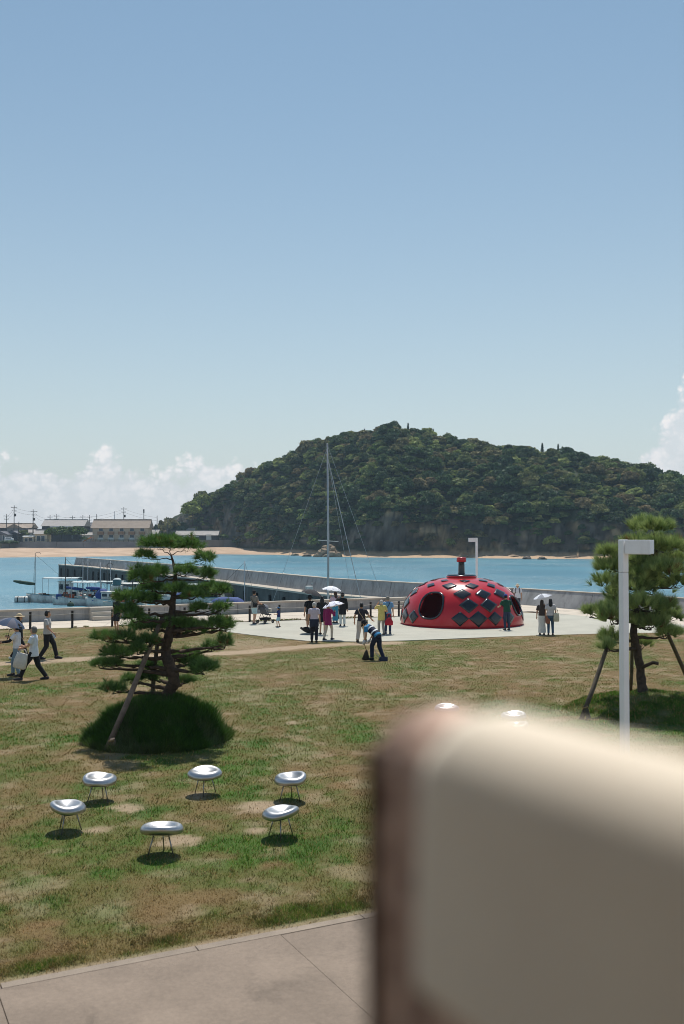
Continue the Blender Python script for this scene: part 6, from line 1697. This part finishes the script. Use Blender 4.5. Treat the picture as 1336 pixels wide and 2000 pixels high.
for px, py, D, kd, lab in poles:
    tp = W(px, py, D); t = thing('utility_pole', lab, 'utility pole', (tp.x, D, VZ), 0, 'utility poles in the village'); h = tp.z - VZ
    MB().tube([(0, 0, -.2), (0, 0, h)], [.26 if kd == 'L' else .19, .14], 8).build('pole', 'rail_dark' if px != 224 else 'mast_metal', t, True)
    if kd in 'TL':
        for q, wd in ((.9, 1.3), (2.3, 1.0)):
            a = MB().box((.5 if kd == 'L' else 0, -.2, h - q), (wd * 2, .16, .16)).build('crossarm', 'rail_dark', t)
            for s in (-.8, 0, .8): MB().tube([(s * wd + (.5 if kd == 'L' else 0), -.2, h - q + .08), (s * wd + (.5 if kd == 'L' else 0), -.2, h - q + .35)], .07, 6).build('insulator', 'wall_white', a)
    if px in (65, 242, 28): MB().lathe([(0, 0), (.36, .0), (.36, 1.0), (.3, 1.1), (0, 1.1)], 12, (.5, -.1, h - 4.6), False).build('transformer', 'rail_dark', t, True)
    if px == 281: MB().lathe([(.3, 0), (.3, 1.6), (0, 1.65)], 10, (0, 0, h - .4), False).build('siren', 'rail_dark', t, True)
    tops[px] = Vector((tp.x, D, tp.z - .9))
spans = [(13, 28), (28, 65), (65, 98), (98, 111), (111, 142), (142, 162), (162, 175), (175, 242), (242, 307)]
ext = {(-1, 28): (W(-60, 995, 420), 28)}
for k, (a, b) in enumerate(spans):
    t = thing('power_line', 'sagging overhead wires between village poles, %s stretch from the left' % ('first', 'second', 'third', 'fourth', 'fifth', 'sixth', 'seventh', 'eighth', 'ninth')[k], 'wires', tops[a], 0, 'overhead wires of the village')
    for j, dz in enumerate((0, -1.4)):
        A_, B_ = Vector((0, 0, dz)), tops[b] - tops[a] + Vector((0, 0, dz))
        MB().tube([A_.lerp(B_, i / 10) - Vector((0, 0, (B_ - A_).length * .12 * (i / 10) * (1 - i / 10))) for i in range(11)], .035, 4).build('wire', 'rail_dark', t)

# ------------------------------------------------------------------ the coach the picture is taken from
def build_coach():
    mat('cabin_lining', S(202, 182, 158), .9, .03, 2); mat('cabin_floor', S(120, 110, 100), .9, .1, 2)
    mat('seat_leather', S(212, 182, 164), .6, .3, 38, .5, 60, dark=S(132, 100, 86))
    mat('seat_cloth', S(246, 234, 216), .95, .04, 8, .2, 300)
    for nm, c, sz, m in (('cabin_roof', (0, -.68, 5.32), (9, 2.74, .1), 'cabin_lining'), ('cabin_floor', (0, -.55, 3.1), (9, 3.0, .1), 'cabin_floor'), ('cabin_wall', (0, -2.08, 4.2), (9, .06, 2.1), 'cabin_lining'),
                         ('cabin_window_sill', (0, .93, 3.45), (9, .06, .6), 'cabin_lining'), ('cabin_body', (0, -.55, 1.75), (9, 3.0, 2.5), 'cabin_lining')):
        tag(MB().box(c, sz).build(nm, m), 'part of the coach body around the camera', kind='structure')
    # seat: local x along its width, local -y the side with the white cloth
    D0 = .64
    tl = W(706, 1396, D0)
    ang = math.atan2(-(.64 - .41), (W(1336, 1470, .41).x - tl.x))
    t = thing('coach_seat', 'blurred coach seat with white headrest cloth close to the camera', 'seat', (tl.x, tl.y, 3.15), ang)
    zt = tl.z - 3.15 + .012
    Wd, TH = .46, .062
    def slab(x0, x1, z0, z1, th, bev, y=TH / 2, taper=0.0):
        bm = bmesh.new(); bmesh.ops.create_cube(bm, size=1)
        for v in bm.verts: v.co = Vector((x0 + (x1 - x0) * (v.co.x + .5), y + th * v.co.y, z0 + (z1 - z0) * (v.co.z + .5)))
        bmesh.ops.bevel(bm, geom=bm.edges[:], offset=bev, segments=5, affect='EDGES', profile=.5)
        mb = MB(); bm.verts.ensure_lookup_table(); mb.add([v.co for v in bm.verts], [[v.index for v in f.verts] for f in bm.faces]); bm.free(); return mb
    def loft(x0, x1, z0, z1, th, rt, bulge, rc=.026):
        """upright cushion: rounded-rectangle rings from z0 to z1, soft top, left side bulging out"""
        n = 40; V = []; F = []; lev = 26
        for i in range(lev):
            u = i / (lev - 1); z = z0 + (z1 - z0) * u
            d = max(0.0, (z - (z1 - rt)) / rt); ins = rt * (1 - math.sqrt(max(0.0, 1 - d * d)))
            bl = bulge * math.sin(PI * min(1, max(0, (zt - z) / .30))) 
            xa, xb = x0 - bl + ins, x1 - ins; hy = max(.002, th / 2 - ins * min(1, th / 2 / rt)); r_ = min(rc, hy * .98)
            for k in range(n):
                a_ = 2 * PI * k / n; cs, sn = math.cos(a_), math.sin(a_)
                px_ = (xa + xb) / 2 + math.copysign((xb - xa) / 2 - r_, cs) + r_ * cs; py_ = TH / 2 + math.copysign(hy - r_, sn) + r_ * sn
                V.append((px_, py_, z))
        for i in range(lev - 1):
            for k in range(n): F.append((i * n + k, i * n + (k + 1) % n, (i + 1) * n + (k + 1) % n, (i + 1) * n + k))
        F.append(tuple(range(n - 1, -1, -1))); F.append(tuple((lev - 1) * n + k for k in range(n)))
        return MB().add(V, F)
    loft(0, Wd, zt - .30, zt, TH, .046, .014).build('headrest', 'seat_leather', t, True)
    loft(.058, Wd - .03, zt - .158, zt + .004, TH + .008, .046, .010, .028).build('headrest_cloth', 'seat_cloth', t, True)
    slab(-.01, Wd + .01, zt - .86, zt - .31, TH + .02, .04).build('backrest', 'seat_leather', t, True)
    slab(-.01, Wd + .01, zt - 1.0, zt - .87, .46, .05, y=.24).build('cushion', 'seat_leather', t, True)
    slab(.05, Wd - .05, .0, zt - 1.01, .36, .02, y=.24).build('pedestal', 'cabin_floor', t, True)
    for z in (zt - .26, zt - .22): MB().tube([(.004, -.003, z), (Wd, -.003, z)], .003, 6).build('seam', 'rubber', t)
    MB().tube([(.016, -.002, zt - .28), (.016, -.002, zt - .03)], .0035, 6).build('seam', 'rubber', t)
build_coach()

# ------------------------------------------------------------------ haze over the bay
def build_haze():
    m = bpy.data.materials.new('haze'); m.use_nodes = True; g = NT(m.node_tree)
    g.n.remove(g.n['Principled BSDF'])
    v = g.node('ShaderNodeVolumePrincipled'); v.inputs['Color'].default_value = (.62, .84, 1.0, 1); v.inputs['Density'].default_value = HAZE
    v.inputs['Anisotropy'].default_value = 0.0
    g.l.new(v.outputs[0], g.n['Material Output'].inputs['Volume'])
    o = MB().box((0, 620, 33), (2900, 1620, 78)).build('haze', m)
    tag(o, 'thin bluish sea haze over the whole bay', 'haze', kind='stuff')
HAZE = 0.00024
build_haze()
